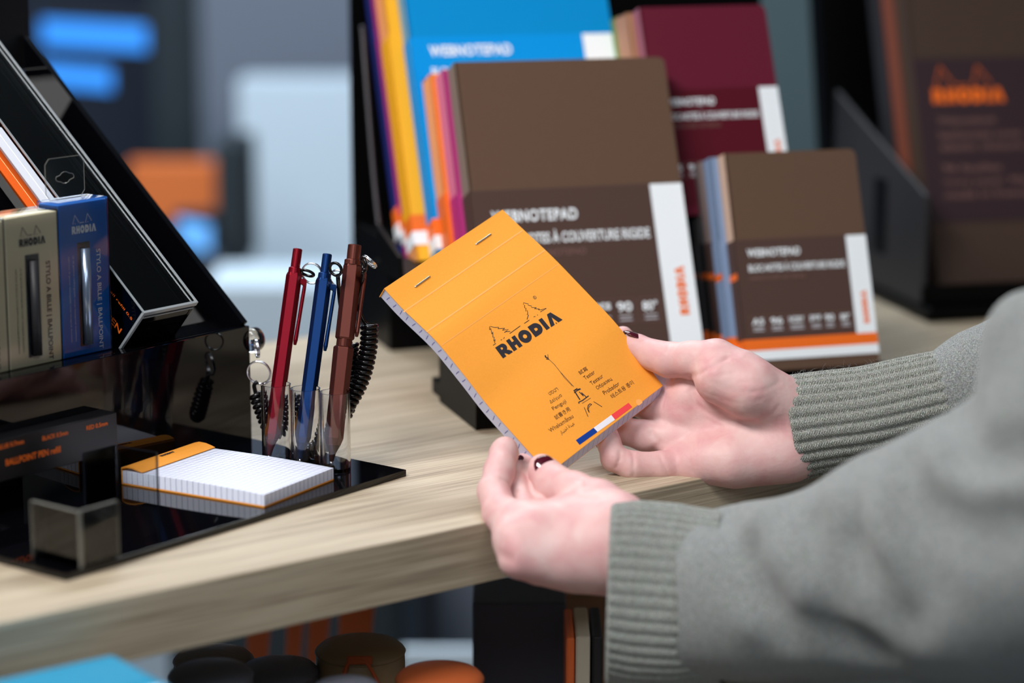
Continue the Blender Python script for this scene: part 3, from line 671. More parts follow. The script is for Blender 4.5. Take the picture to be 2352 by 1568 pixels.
words('試寫', 920, 248, 1030, 178, 2.7); words('Tester', 990, 318, 1130, 222, 2.5); words('Testeur', 1080, 392, 1245, 275, 2.5); words('Образец', 1165, 462, 1372, 325, 2.8); words('Probador', 1258, 525, 1470, 385, 2.6); words('테스트용 종이', 1370, 578, 1668, 370, 2.9)
words('טסטר', 500, 530, 620, 455, 2.0); words('Δείγμα', 520, 655, 680, 550, 2.8); words('Penguji', 560, 752, 742, 640, 3.0); words('試書き用', 590, 870, 790, 740, 3.0); words('Whakamātau', 510, 1045, 832, 835, 2.7); words('\uFEAD\uFE8E\uFE92\uFE98\uFEA7\uFE8D \uFE94\uFEE8\uFEF4\uFECB', 665, 1085, 855, 940, 2.8)
wt.build('printed_lettering', M['ink2'], cover)
fl = MB()
def quad(pts, mi):
    c = [hp(1180+x/6.031, 820+y/6.031) for x, y in pts]; n = 6; V = []
    for i in range(n+1):
        t = i/n; V += [LP(*(np.array(c[0])+(np.array(c[1])-c[0])*t)), LP(*(np.array(c[3])+(np.array(c[2])-c[3])*t))]
    fl.add(V, [(2*i, 2*i+1, 2*i+3, 2*i+2) for i in range(n)], mi)
quad([(858, 1150), (1105, 978), (1160, 1035), (910, 1215)], 0); quad([(1105, 978), (1350, 800), (1402, 866), (1160, 1035)], 1); quad([(1350, 800), (1588, 632), (1640, 690), (1402, 866)], 2)
fl.build('printed_tricolour', [M['flagb'], M['flagw'], M['flagr']], cover)
bd = MB(); c = np.array(hp(1468, 924)); bd.add([LP(*(c+2.2*np.array([math.cos(t), max(math.sin(t), -.6)]))) for t in np.linspace(0, 2*math.pi, 20, endpoint=False)], [tuple(range(20))]); bd.build('printed_badge', M['crease'], cover)

# ------------------------------------------------------------------ notebooks and their stands
def bframe(o, ya, be):
    ya, be = math.radians(ya), math.radians(be)
    w = V3(math.cos(ya), math.sin(ya), 0); t = V3(-math.sin(be)*math.sin(ya), math.sin(be)*math.cos(ya), math.cos(be)); b = V3(-math.cos(be)*math.sin(ya), math.cos(be)*math.cos(ya), -math.sin(be))
    return np.array(o, float), w, t, b
def notebook(o, w, t, b, W, H, T, cov, page, label, group, band=None, prints=False, spine_strip=None, cat='notebook', radius=5, bandtop=.60, stripes=True, side=False, spine=None, sb=(.05, .093, .145)):
    """o = bottom-left-front corner; w right, t up, b backwards"""
    r = thing('notebook', o, label, cat, group)
    k = 6; out = [(0, 0)]+[(W-radius+radius*math.sin(a), radius-radius*math.cos(a)) for a in np.linspace(0, math.pi/2, k)]+[(W-radius+radius*math.cos(a), H-radius+radius*math.sin(a)) for a in np.linspace(0, math.pi/2, k)]+[(0, H)]
    P = lambda u, v, s=0.: o+w*u+t*v+b*s
    ct = 1.6
    m = MB(); m.prism([P(u, v, 0) for u, v in out], b*ct); m.prism([P(u, v, T-ct) for u, v in out], b*ct); m.box(P(0, 0, 0), w*ct, t*H, b*T)
    m.build('cover', cov, r)
    sp = MB(); sp.add([P(-.15, 0, 0), P(-.15, H, 0), P(-.15, H, T), P(-.15, 0, T)], [(0, 1, 2, 3)]); sp.build('spine', spine or cov, r)
    MB().box(P(ct, 2, ct), w*(W-4-ct), t*(H-4), b*(T-2*ct)).build('page_block', page, r)
    if band is not None:
        v0, v1 = H*sb[0], H*bandtop; e = .5
        m = MB(); m.box(P(-e, v0, -e), w*(W+e), t*(v1-v0), b*e); m.box(P(-e, v0, -e), w*e, t*(v1-v0), b*(T+e))
        bo = m.build('paper_band', band, r)
        s = MB(); e2 = .75
        def rect(u0, u1, a, c, mi):
            s.add([P(u0, a, -e2), P(u1, a, -e2), P(u1, c, -e2), P(u0, c, -e2)], [(0, 1, 2, 3)], mi)
        def srect(a, c, mi): s.add([P(-e2, a, -e2), P(-e2, c, -e2), P(-e2, c, T), P(-e2, a, T)], [(0, 1, 2, 3)], mi)
        if stripes:
            rect(-e2, W, H*sb[0], H*sb[1], 0); rect(-e2, W, H*sb[1], H*sb[2], 1); srect(H*sb[0], H*sb[1], 0); srect(H*sb[1], H*sb[2], 1)
        rect(W*.845, W, H*sb[2], v1-.4, 0)
        if side: srect(H*.42, H*.45, 1)
        fn = lambda u, v: P(u, v, -e2-.12)
        if prints:
            q = prints
            put_text(s, 'WEBNOTEPAD', fn, W*.085, H*q[0], width=W*.40, height=H*.036, mi=2, bold=.03, spacing=1.1)
            put_text(s, 'BLOC-NOTES À COUVERTURE RIGIDE', fn, W*.085, H*(q[0]-.068), width=W*.73, height=H*.040, mi=2, bold=.02)
            put_text(s, 'HARDCOVER NOTEPAD', fn, W*.085, H*(q[0]-.108), width=W*.42, height=H*.02, mi=3, bold=.01)
            for i, (x0, x1, tx_) in enumerate(((.05, .17, 'A5'), (.19, .31, '96'), (.33, .47, 'IVORY'), (.49, .60, 'pcs'), (.60, .70, '90'), (.72, .82, '80°'))):
                yb = H*.175
                for y_ in (yb, yb+H*.075): put_stroke(s, [(W*x0, y_), (W*x1, y_)], fn, .35, 3)
                for x_ in (x0, x1): put_stroke(s, [(W*x_, yb), (W*x_, yb+H*.075)], fn, .35, 3)
                put_text(s, tx_, fn, W*(x0+.015), yb+H*.035, width=W*(x1-x0-.03), height=H*.03, mi=2, bold=.02)
                for j in range(2): put_stroke(s, [(W*(x0+.02), yb+H*(.01+.012*j)), (W*(x1-.02), yb+H*(.01+.012*j))], fn, .8, 4)
            put_logo(s, lambda u, v: fn(W*.955-v, H*.19+u), 0, 0, H*.15, W*.045, 1)
        s.build('band_print', [M['white'], M['orangep'], M['white'], M['dimprint'], M['lightprint']], bo)
    return r

def proj(P): v = np.array(P)-Cc; d = v@cF; return np.array([1176+FPX*(v@cR)/d, 784-FPX*(v@cU)/d])
def row(o, w, t, b, W, H0, z0, group, items, cat_prints, bandtop=.60, front_stripes=True):
    """items: cover, spine, band, thickness, left edge (frame x, y) of its top or of a point on its spine, label; each stands on the shelf, its left edge chosen from what shows"""
    ofs = 0.
    for i, (cv, spn, bn, T_, tgt, ontop, lb) in enumerate(items):
        oo = o+b*ofs; oo = oo-t*((oo[2]-z0)/t[2]) if i else oo
        a_, H_ = 0., H0
        if i:
            for _ in range(8):
                if ontop:
                    p = proj(oo+w*a_+t*H_); e = 1.
                    J = np.stack([proj(oo+w*(a_+e)+t*H_)-p, proj(oo+w*a_+t*(H_+e))-p], 1); da = np.linalg.solve(J, np.array(tgt)-p); a_ += da[0]; H_ += da[1]
                else:
                    hs = np.linspace(0, H0, 60); q = np.array([proj(oo+w*a_+t*h_) for h_ in hs]); x = np.interp(-tgt[1], -q[:, 1], q[:, 0]); a_ += (tgt[0]-x)/3.1
        notebook(oo+w*a_, w, t, b, W, H_, T_, cv, M['ivorypage'], lb, group, band=bn, prints=cat_prints if i == 0 else False, spine=spn, stripes=front_stripes, bandtop=bandtop, side=(group == G6), sb=(.02, .052, .088) if group == G5 and i == 0 else (.05, .093, .145))
        ofs += T_+.8
M['brownspine_lit'] = mat('brown_spine_lit', (134, 120, 108), .5); M['pinkspine_lit'] = mat('pink_spine_lit', (222, 118, 158), .5); M['orangespine_lit'] = mat('orange_spine_lit', (255, 168, 104), .5); M['cyanspine_lit'] = mat('cyan_spine_lit', (90, 160, 196), .5)  # lighter copies of cover colours: light catching the spines, put into colour
M['beigespine_lit'] = mat('beige_spine_lit', (206, 174, 152), .5)  # pale tone imitates light falling on the small brown notebook's spine
o, w5, t5, b5 = bframe((-12.5, 1590.6, 12.6), 17.4, 23.3)
G5 = 'large notebooks in the lower tray of the black stand'; G6 = 'pocket notebooks in the right half of the lower tray'
row(o, w5, t5, b5, 155, 232, 12.6, G5, [
    (M['brown'], M['brownspine_lit'], M['brownband'], 19, None, True, 'large dark brown notebook facing forward behind the held orange pad'),
    (M['magenta'], M['pinkspine_lit'], M['magenta'], 19, (1016, 160), True, 'magenta notebook directly behind the large brown one'),
    (M['orangec'], M['orangespine_lit'], M['orangep'], 21, (987, 170), True, 'orange notebook behind the magenta one, lower row'),
    (M['blue'], M['blue'], M['blue'], 15, (973, 180), True, 'royal blue notebook, rearmost of the large lower row')], (.50,))
o6, w6, t6, b6 = bframe((163.8, 1637, 15.1), 17.0, 19.5)
row(o6, w6, t6, b6, 100, 155, 15.1, G6, [
    (M['brown'], M['beigespine_lit'], M['brownband'], 13, None, True, 'small dark brown notebook facing forward, right end of the lower tray'),
    (M['slate'], M['slate'], M['slate'], 13, (1630, 362), True, 'pale blue-grey pocket notebook just behind the small brown one'),
    (M['slate2'], M['slate2'], M['brownband'], 9, (1611, 370), True, 'taupe pocket notebook between pale blue-grey and grey ones'),
    (M['greyc'], M['greyc'], M['charc'], 9, (1597, 377), True, 'grey pocket notebook between taupe and black ones'),
    (M['charc'], M['charc'], M['charc'], 13, (1577, 385), True, 'black pocket notebook, rearmost of the right row')], (.52,))
o7, w7, t7, b7 = bframe((111.2, 1699.8, 114.6), 20, 21.9)
G7 = 'pocket notebooks in the upper tray'
row(o7, w7, t7, b7, 100, 155, 114.6, G7, [
    (M['maroon'], M['maroonspine_lit'], M['maroonband'], 13, None, True, 'maroon notebook facing forward behind the brown ones'),
    (M['tan'], M['tan'], M['tan'], 13, (1438, 30), True, 'tan notebook just behind the maroon one'),
    (M['slate2'], M['tan'], M['tan'], 11, (1424, 36), True, 'taupe notebook between tan and green ones'),
    (M['green'], M['green'], M['green'], 9, (1412, 40), True, 'green notebook, rearmost behind the maroon one')], (.52,), front_stripes=False)
o8, w8, t8, b8 = bframe((-51, 1675.6, 84), 16.9, 27.3)
G8 = 'large notebooks in the upper tray'
row(o8, w8, t8, b8, 155, 236, 84, G8, [
    (M['cyan'], M['cyanspine_lit'], M['cyanband'], 18, None, True, 'bright cyan notebook facing forward, top left of the stand'),
    (M['yellow'], M['orangespine_lit'], M['yellow'], 22, (893, 100), False, 'yellow notebook directly behind the cyan one'),
    (M['magenta'], M['magenta'], M['magenta'], 15, (879, 100), False, 'magenta notebook between yellow and navy ones, upper tray'),
    (M['navy'], M['navy'], M['navy'], 13, (863, 100), False, 'navy notebook, rearmost of the upper tray')], (.665,), bandtop=.73)

# the black two-tier stand
ws, us = V3(math.cos(math.radians(17.4)), math.sin(math.radians(17.4)), 0), V3(-math.sin(math.radians(17.4)), math.cos(math.radians(17.4)), 0)
S0 = V3(-12.5, 1590.6, 0)
def SP(a, b_, z=0.): return S0+ws*a+us*b_+Z*z
stand = thing('notebook_stand', SP(130, 80), 'black two-tier stand holding the rows of notebooks', 'display stand')
MB().box(SP(-26, -56, 0), ws*322, us*118, Z*11).build('base', M['black_stand'], stand, bevel=1)
MB().box(SP(-26, -56, 11), ws*322, us*3, Z*8).build('front_lip', M['black_stand'], stand, bevel=.5)
MB().prism([SP(-29, -56, 0), SP(-29, 32, 0), SP(-29, 32, 36), SP(-29, -10, 34), SP(-29, -56, 19)], ws*3).build('side_wall', M['black_stand'], stand)
# upper tier: riser box behind with its own tray
RB = onz(812, 806)-S0; rb = RB@us; ra = RB@ws; BB = onpl(1745, 100, SP(0, 312), us)-S0; bbr = BB@ws; bbl = (onpl(808, 300, SP(0, 312), us)-S0)@ws
MB().box(SP(bbl, 312, 0), ws*(bbr-bbl), us*4, Z*420).build('back_board', M['black_stand'], stand)
MB().box(SP(-19, rb-10, 0), ws*(bbr+19), us*(321-rb), Z*78).build('riser', M['black_stand'], stand, bevel=1)
MB().box(SP(-47, 58, 79), ws*205, us*78, Z*4).build('upper_shelf', M['black_stand'], stand, bevel=.5)
MB().box(SP(-19, 130, 79), ws*170, us*182, Z*4).build('upper_shelf', M['black_stand'], stand, bevel=.5)
MB().box(SP(152, 78, 109), ws*110, us*234, Z*4).build('upper_shelf', M['black_stand'], stand, bevel=.5)
MB().prism([SP(-49, 58, 79), SP(-49, 112, 79), SP(-49, 124, 110), SP(-49, 62, 96)], ws*3).build('tray_side', M['black_stand'], stand)
MB().tube(catmull([at(832, 60, 1790), at(842, 200, 1780), at(858, 400, 1768), at(874, 545, 1758), at(885, 560, 1757), at(940, 552, 1762), at(992, 540, 1766)], 8), 1.6, 8).build('tray_rim', M['greyedge'], stand, smooth=True)

# ------------------------------------------------------------------ second stand further along the table, right
fz = math.radians(14)
wf, uf = V3(math.cos(fz), math.sin(fz), 0), V3(-math.sin(fz), math.cos(fz), 0)
F0 = onz(2130, 742); 
def FP(a, b_, z=0.): return F0+wf*a+uf*b_+Z*z
st2 = thing('notebook_holder', FP(120, 60), 'dark grey holder with sloping side at the right edge, behind the sleeve', 'display stand')
M['hold'] = mat('dark_grey_plastic', (44, 43, 46), .5, spec=.3)
MB().box(FP(0, 0, 0), wf*300, uf*260, Z*12).build('base', M['black_stand'], st2, bevel=3)
sd = MB(); pf = FP(0, 0, 0); nn_ = wf
pts = [onpl(x, y, FP(2, 0, 0), wf) for x, y in ((2195, 690), (2190, 445), (1985, 285), (1990, 560))]
pp = [FP(2, 16, 12), FP(2, 16, 100), FP(2, 215, 165), FP(2, 215, 12)]
sd.prism(pp, wf*4); sd.build('side_wall', M['hold'], st2, bevel=1)
MB().box(FP(1.4, 95, 40), wf*1, uf*26, Z*62).build('side_slot', M['black_stand'], st2)
MB().box(FP(0, 12, 12), wf*300, uf*4, Z*16).build('front_lip', M['black_stand'], st2, bevel=1)
MB().prism([FP(4, 215, 12), FP(4, 240, 12), FP(4, 330, 420), FP(4, 305, 420)], wf*270).build('back_board', M['black_stand'], st2)
M['dkbrown'] = mat('deep_brown_cover', (66, 48, 38), .6); M['rust'] = mat('rust_cover', (120, 62, 44), .6)
M['plumband'] = mat('plum_band', (50, 32, 38), .5)
oF, wF, tF, bF = bframe(FP(24, 34, 13), 14, 20)
def far_book(oo, cv, pg, lb, main=False, H_=340, T_=26):
    r = notebook(oo, wF, tF, bF, 215, H_, T_, cv, pg, lb, 'large notebooks in the holder at the right edge')
    if main:
        P = lambda u, v, s=-.6: oo+wF*u+tF*v+bF*s
        bo = MB().box(P(-.5, 62, -.6), wF*216, tF*138, bF*.6).build('paper_band', M['plumband'], r)
        s = MB(); fn = lambda u, v: P(u, v, -.8)
        put_logo(s, fn, 14, 162, 64, 12, 0); put_trees(s, fn, 14, 174, 64, 0, .7)
        for k, (s_, y_) in enumerate((('Webnotebook', 144), ('leatherette cover', 132), ('elastic closure', 122), ('96 feuilles', 104), ('ivory paper 90g', 92), ('made in france', 82))):
            put_text(s, s_, fn, 16, y_, width=74 if k % 3 else 52, height=6.5, mi=1, bold=.01)
        s.build('band_print', [M['orangep'], M['dimprint']], bo)
    return r
far_book(oF, M['dkbrown'], M['ivorypage'], 'deep brown notebook with plum band and orange wordmark, right edge', True)
far_book(oF+bF*27+Z*9-wF*1, M['rust'], M['rust'], 'rust brown notebook directly behind the deep brown one', H_=335)
far_book(oF+bF*54+Z*18-wF*2, M['charc'], M['charc'], 'black notebook, rearmost in the right edge holder', H_=330)

# ------------------------------------------------------------------ far background of the shop
def bgbox(name, label, cat, x0, y0, x1, y1, d, th, m_, group=None, parts=None):
    """an upright box whose front face fills the given frame region at distance d"""
    a = at(x0, y1, d); b = at(x1, y1, d); Y = a[1]; c = onpl(x0, y0, a, V3(0, 1, 0)); w_ = b[0]-a[0]; h_ = c[2]-a[2]
    o = MB().box(V3(a[0], Y, a[2]), V3(w_, 0, 0), V3(0, th, 0), V3(0, 0, h_)).build(name, m_, bevel=4)
    return tag(o, label, cat, group)
def toz(o): return o
M['bgw'] = mat('pale_panel', (196, 212, 224), .7); M['bgg'] = mat('mid_grey_panel', (104, 112, 126), .7); M['bgt'] = mat('teal_grey_panel', (76, 96, 102), .8); M['bgo'] = mat('orange_board', (214, 112, 52), .7); M['bgd'] = mat('navy_black_panel', (16, 20, 30), .7); M['bgd2'] = mat('charcoal_panel', (34, 44, 50), .8)
M['screen'] = mat('lit_blue_screen', (20, 60, 110), .3, emit=(50, 134, 226), estr=.7); M['screen2'] = mat('lit_pale_screen', (40, 80, 120), .3, emit=(100, 168, 238), estr=.6)
FZ = -900.
def cabinet(name, label, cat, x0, x1, ytop, d, depth, m_, zlow=FZ):
    a = at(x0, ytop, d); b = at(x1, ytop, d)
    o = MB().box(V3(a[0], a[1], zlow), V3(b[0]-a[0], 0, 0), V3(0, depth, 0), V3(0, 0, a[2]-zlow)).build(name, m_, bevel=3); return tag(o, label, cat)
def full(name, label, cat, x0, x1, d, depth, m_, ztop=1700): 
    a = at(x0, 500, d); b = at(x1, 500, d)
    o = MB().box(V3(a[0], a[1], FZ), V3(b[0]-a[0], 0, 0), V3(0, depth, 0), V3(0, 0, ztop-FZ)).build(name, m_, bevel=3); return tag(o, label, cat)
full('partition_panel', 'blurred teal-grey partition behind the maroon notebook, right of centre', 'partition', 1500, 2700, 3300, 60, M['bgt'])
full('wall_panel', 'blurred mid grey upright panel left of the black notebook stand', 'partition', 470, 900, 4600, 60, M['bgg'])
cabinet('display_cabinet', 'blurred pale cabinet front behind the three tester pens', 'cabinet', 545, 850, 185, 4200, 120, M['bgw'])
full('wall_panel', 'blurred dark slate upright panel behind the sloping black display', 'partition', 360, 470, 4700, 60, M['bgd2'])
cabinet('white_counter', 'blurred white counter top beyond the left end of the table', 'counter', 470, 860, 655, 3300, 180, M['bgw'])
bgbox('dark_gap_filler', 'blurred dark filler in the gap between orange board and pale cabinet', 'filler', 498, 330, 568, 610, 3700, 160, M['bgd2'])  # dark block added where only a dark gap shows
bgbox('orange_sign', 'blurred orange board behind the sloping black display', 'board', 300, 372, 505, 520, 3900, 30, M['bgo'])
for (x0, y0, x1, y1, lb, mm_) in ((95, 45, 335, 104, 'blurred lit blue screen, the upper and wider of the two at top left', 'screen'), (95, 145, 255, 195, 'blurred lit blue screen, the lower of the two at top left', 'screen'), (410, 500, 482, 566, 'blurred pale blue lit screen below the orange board', 'screen2')):
    dd_ = 3550 if x0 > 300 else 4000; a = at(x0, y0, dd_); b = at(x1, y0+8, dd_); c = at(x0, y1, dd_); h_ = a[2]-c[2]
    t = thing('monitor', (a+b)/2-Z*h_, lb, 'screen')
    MB().box(V3(a[0]-8, a[1]+3, c[2]-8), V3(b[0]-a[0]+16, 0, 0), V3(0, 25, 0), V3(0, 0, h_+16)).build('casing', M['bgd'], t, bevel=2)
    MB().box(V3(a[0], a[1], c[2]), V3(b[0]-a[0], 0, -10), V3(0, 2, 0), V3(0, 0, h_)).build('screen', M[mm_], t)

# ------------------------------------------------------------------ under the table: pouches, tins and boxes on the lower shelf
M['teal'] = mat('teal_gloss', (30, 148, 190), .2, coat=.6); M['leatherb'] = mat('black_leather', (96, 99, 110), .45, bump=.25, bscale=500); M['leathero'] = mat('olive_leather', (140, 116, 84), .42, bump=.25, bscale=500)
M['leatherg'] = mat('brown_grey_leather', (122, 108, 100), .45, bump=.25, bscale=500); M['leathert'] = mat('tan_leather', (196, 98, 52), .45, bump=.15, bscale=500); M['cordo'] = mat('rust_cord', (172, 78, 36), .7)
def pouch(x, y, d, r, m_, label, cord=False, squash=.0):
    d *= .84; r *= .84
    top = at(x, y, d); H_ = top[2]-SH; c = V3(top[0], top[1], SH)
    if c[2] > top[2]-10: H_ = 30
    t = thing('leather_pouch', c, label, 'pouch', 'round leather pouches on the lower shelf')
    MB().lathe(c, Z, [(0, r*.92), (3, r), (H_-14, r*1.03), (H_-8, r*1.02), (H_-7, r*.99)], 36).build('body', m_, t, smooth=True)
    MB().lathe(c, Z, [(H_-8, r*1.02), (H_-6.6, r*1.05), (H_-5.4, r*1.02), (H_-3, r*.92), (H_-1, r*.6), (H_, r*.1)], 36).build('lid', m_, t, smooth=True)
    if cord:
        fr = c-V3(0, 1, 0)*(r*1.03)+Z*(H_-6); m = MB()
        m.tube(catmull([fr+V3(-14, 2, -22), fr+V3(-9, -1, -8), fr+V3(-4, -2, 3), fr+V3(4, -3, 3), fr+V3(8, -2, -2), fr+V3(13, 1, -14)], 8), 1.2, 6)
        m.tube(catmull([fr+V3(-6, -2, 0), fr+V3(-10, -3, -12), fr+V3(-18, 2, -24)], 8), 1.0, 6); m.build('tie_cord', M['cordo'], t, smooth=True)
        MB().box(fr+V3(-6, -3.5, 1), V3(15, 0, 0), V3(0, 3, 0), Z*5).build('cord_tab', M['cordo'], t, bevel=1)
        MB().lathe(fr+V3(1, -4, -9), (0, -1, .1), [(0, 3), (3, 3)], 14).build('metal_toggle', M['steel'], t)
pouch(827, 1470, 1720, 31, M['leathero'], 'olive leather pouch with rust cord and metal toggle, tallest of them', True)
pouch(490, 1492, 1740, 28, M['leatherg'], 'brown-grey leather pouch, leftmost in the back of the group')
pouch(640, 1518, 1700, 27, M['leatherb'], 'black leather pouch between the brown-grey and olive ones')
pouch(484, 1526, 1600, 27, M['leatherb'], 'black leather pouch in front of the brown-grey one')
pouch(1010, 1533, 1640, 29, M['leathert'], 'tan leather pouch at the right end of the group')
pouch(795, 1560, 1570, 22, M['leatherb'], 'black leather pouch right in front of the olive one')
q1 = at(402, 1494, 1158)-Z*17; q0 = q1-E*420
tn = thing('teal_tin', V3(q0[0]+150, q0[1]+100, SH), 'glossy teal tin box with rounded lid, bottom left corner', 'tin')
MB().box(q0-Z*13, E*420, EN*62, Z*13).build('lid', M['teal'], tn, bevel=5, seg=4)
MB().box(V3(q0[0], q0[1], SH)+E*3+EN*1.5, E*415, EN*59, Z*(q0[2]-13-SH)).build('body', M['teal'], tn, bevel=5, seg=4)
MB().box(V3(q0[0], q0[1], SH+1)+E*398-EN*.4, E*5, EN*.6, Z*(q0[2]-3-SH)).build('glint_stripe', M['white'], tn)  # white strip imitating a bright reflection on the glossy tin
# orange strapped bundle, boxes and bits deeper under the table
M['rusto'] = mat('rust_orange_strap', (250, 120, 60), .5)
for i, (x0, x1, lb) in enumerate(((565, 625, 'leftmost of the rust-orange straps hanging under the table'), (655, 700, 'second rust-orange strap under the table'), (705, 760, 'third rust-orange strap under the table'), (775, 860, 'widest and rightmost rust-orange strap under the table'))):
    a = at(x0, 1500, 1800); b = at(x1, 1500, 1800); u = at((x0+x1)/2+20, 1385, 1800); zt_ = -37
    o = MB().prism([V3(a[0], a[1], a[2]-8), V3(b[0]-4, a[1], a[2]-8), V3(b[0]+14, a[1]+10, zt_), V3(a[0]+8, a[1]+10, zt_)], V3(0, 6, 0)).build('hanging_strap', M['rusto'], bevel=1)
    tag(o, lb, 'strap', 'rust-orange straps hanging under the table')
def shelfbox(name, label, cat, x0, x1, ytop, d, depth, m_):
    a = at(x0, ytop, d); b = at(x1, ytop, d); o = MB().box(V3(a[0], a[1], SH+.2), V3(b[0]-a[0], 0, 0), V3(0, depth, 0), V3(0, 0, a[2]-SH)).build(name, m_, bevel=1.5); return tag(o, label, cat)
M['dbox'] = mat('dark_slate_box', (78, 80, 96), .5); M['bbox'] = mat('brown_card', (170, 126, 96), .7)
shelfbox('storage_box', 'dark slate storage box under the table, behind the hand', 'box', 1085, 1300, 1385, 1590, 60, M['dbox'])
shelfbox('cardboard_box', 'brown box under the table behind the near wrist', 'box', 1215, 1420, 1370, 1690, 40, M['bbox'])
shelfbox('small_book', 'cream-edged small book under the table beside the near cuff', 'book', 1322, 1356, 1462, 1500, 60, M['page'])
shelfbox('small_book', 'orange small book under the table, left of the cream-edged one', 'book', 1300, 1320, 1465, 1500, 60, M['rusto'])
shelfbox('small_book', 'black small book under the table, right of the cream-edged one', 'book', 1360, 1384, 1462, 1500, 60, M['charc'])
cabinet('low_cabinet', 'blurred pale low cabinet seen through the gap under the table', 'cabinet', 880, 1180, 1240, 3000, 200, M['bgg'])
cabinet('dark_cabinet', 'dark low cabinet behind the rust-orange straps under the table', 'cabinet', 380, 905, 1250, 2700, 200, M['bgd2'])
cabinet('pale_bin', 'pale bin seen under the table, left of the dark slate box', 'bin', 920, 1110, 1492, 2600, 14, M['bgw'])
cabinet('dark_gap_filler', 'dark filler for a gap under the table, left of the dark slate box', 'filler', 968, 1004, 1300, 2750, 20, M['bgd'])  # upright strip added to make the gap read dark

# ------------------------------------------------------------------ the person: hands from one implicit surface, sweater, cuffs
def cap_d(P, a, b, r1, r2):
    a = np.array(a, np.float32); b = np.array(b, np.float32); ab = b-a; t = np.clip(((P-a)@ab)/(ab@ab), 0, 1).astype(np.float32)
    q = P-a; q -= t[..., None]*ab; return np.sqrt((q*q).sum(-1))-(r1+t*(r2-r1))
def ell_d(P, c, R_, rad):
    q = ((P-np.array(c, np.float32))@np.array(R_, np.float32).T)/np.array(rad, np.float32); k = np.sqrt((q*q).sum(-1)); return (k-1)*min(rad)
def smin(a, b, k): h = np.clip(.5+.5*(b-a)/k, 0, 1); return b*(1-h)+a*h-k*h*(1-h)
def surface_nets(F, org, h):
    s = F < 0; nx, ny, nz = F.shape
    c = np.zeros((nx-1, ny-1, nz-1), np.uint8)
    for i in (0, 1):
        for j in (0, 1):
            for k in (0, 1): c += s[i:nx-1+i, j:ny-1+j, k:nz-1+k]
    act = (c > 0) & (c < 8); idx = -np.ones(act.shape, int); I = np.argwhere(act); idx[act] = np.arange(len(I))
    acc = np.zeros((len(I), 3)); cnt = np.zeros(len(I))
    cor = [(i, j, k) for i in (0, 1) for j in (0, 1) for k in (0, 1)]
    for a in cor:
        for ax in range(3):
            if a[ax]: continue
            b = list(a); b[ax] = 1
            fa = F[I[:, 0]+a[0], I[:, 1]+a[1], I[:, 2]+a[2]]; fb = F[I[:, 0]+b[0], I[:, 1]+b[1], I[:, 2]+b[2]]
            m = (fa < 0) != (fb < 0); t = np.where(m, fa/(fa-fb+1e-12), 0)
            p = np.repeat(np.array([a], float), len(I), 0); p[:, ax] += t; acc[m] += p[m]; cnt[m] += 1
    V = np.array(org)+h*(I+acc/np.maximum(cnt, 1)[:, None]); Q = []
    for ax in range(3):
        u, v = (ax+1) % 3, (ax+2) % 3
        sl = [slice(1, -1)]*3; sl[ax] = slice(0, -1); sh = [slice(1, -1)]*3; sh[ax] = slice(1, None)
        A = s[tuple(sl)]; B = s[tuple(sh)]; E_ = np.argwhere(A != B)
        if not len(E_): continue
        fl = A[tuple(E_.T)]
        base = E_.copy(); base[:, u] += 1; base[:, v] += 1
        def g(du, dv): q = base.copy(); q[:, u] += du; q[:, v] += dv; return idx[tuple(q.T)]
        q = np.stack([g(-1, -1), g(0, -1), g(0, 0), g(-1, 0)], 1); q[~fl] = q[~fl][:, ::-1]; Q.append(q)
    return V, np.concatenate(Q)
class SDF:
    def __init__(s, lo, hi, h):
        s.lo = np.array(lo, float); s.h = h; n = np.ceil((np.array(hi)-s.lo)/h).astype(int)+1
        g = [s.lo[i]+h*np.arange(n[i]) for i in range(3)]; s.P = np.stack(np.meshgrid(*g, indexing='ij'), -1).astype(np.float32); s.n = n; s.F = np.full(n, 50., np.float32)
    def win(s, pts, pad):
        pts = np.array(pts); a = np.clip(((pts.min(0)-pad-s.lo)/s.h).astype(int), 0, s.n-1); b = np.clip(((pts.max(0)+pad-s.lo)/s.h).astype(int)+2, 1, s.n); return tuple(slice(i, j) for i, j in zip(a, b))
    def chain(s, pts, k, kin=2.5):
        """pts: [(point, radius)]: one tapering limb, blended into the rest with k"""
        w = s.win([p for p, r in pts], max(r for p, r in pts)+k+8); P = s.P[w]; d = None
        for (a, r1), (b, r2) in zip(pts, pts[1:]):
            q = cap_d(P, a, b, r1, r2); d = q if d is None else smin(d, q, kin)
        s.F[w] = smin(s.F[w], d, k)
    def ell(s, c, R_, rad, k):
        w = s.win([c], max(rad)+k+6); s.F[w] = smin(s.F[w], ell_d(s.P[w], c, R_, rad), k)
    def groove(s, pts, depth, wid):
        w = s.win(pts, wid*4); P = s.P[w]; d = None
        for a, b in zip(pts, pts[1:]): q = cap_d(P, a, b, 0, 0); d = q if d is None else np.minimum(d, q)
        s.F[w] += depth*np.exp(-(d/wid)**2)
    def mesh(s): return surface_nets(s.F, s.lo, s.h)
def vsmooth(V, Q, n=2, lam=.5):
    E_ = np.concatenate([Q[:, [0, 1]], Q[:, [1, 2]], Q[:, [2, 3]], Q[:, [3, 0]]]); E_ = np.concatenate([E_, E_[:, ::-1]])
    for _ in range(n):
        A = np.zeros_like(V); c = np.zeros(len(V)); np.add.at(A, E_[:, 0], V[E_[:, 1]]); np.add.at(c, E_[:, 0], 1); V = V+lam*(A/np.maximum(c, 1)[:, None]-V)
    return V

CU = lambda x, y, d: at(x, y, d)
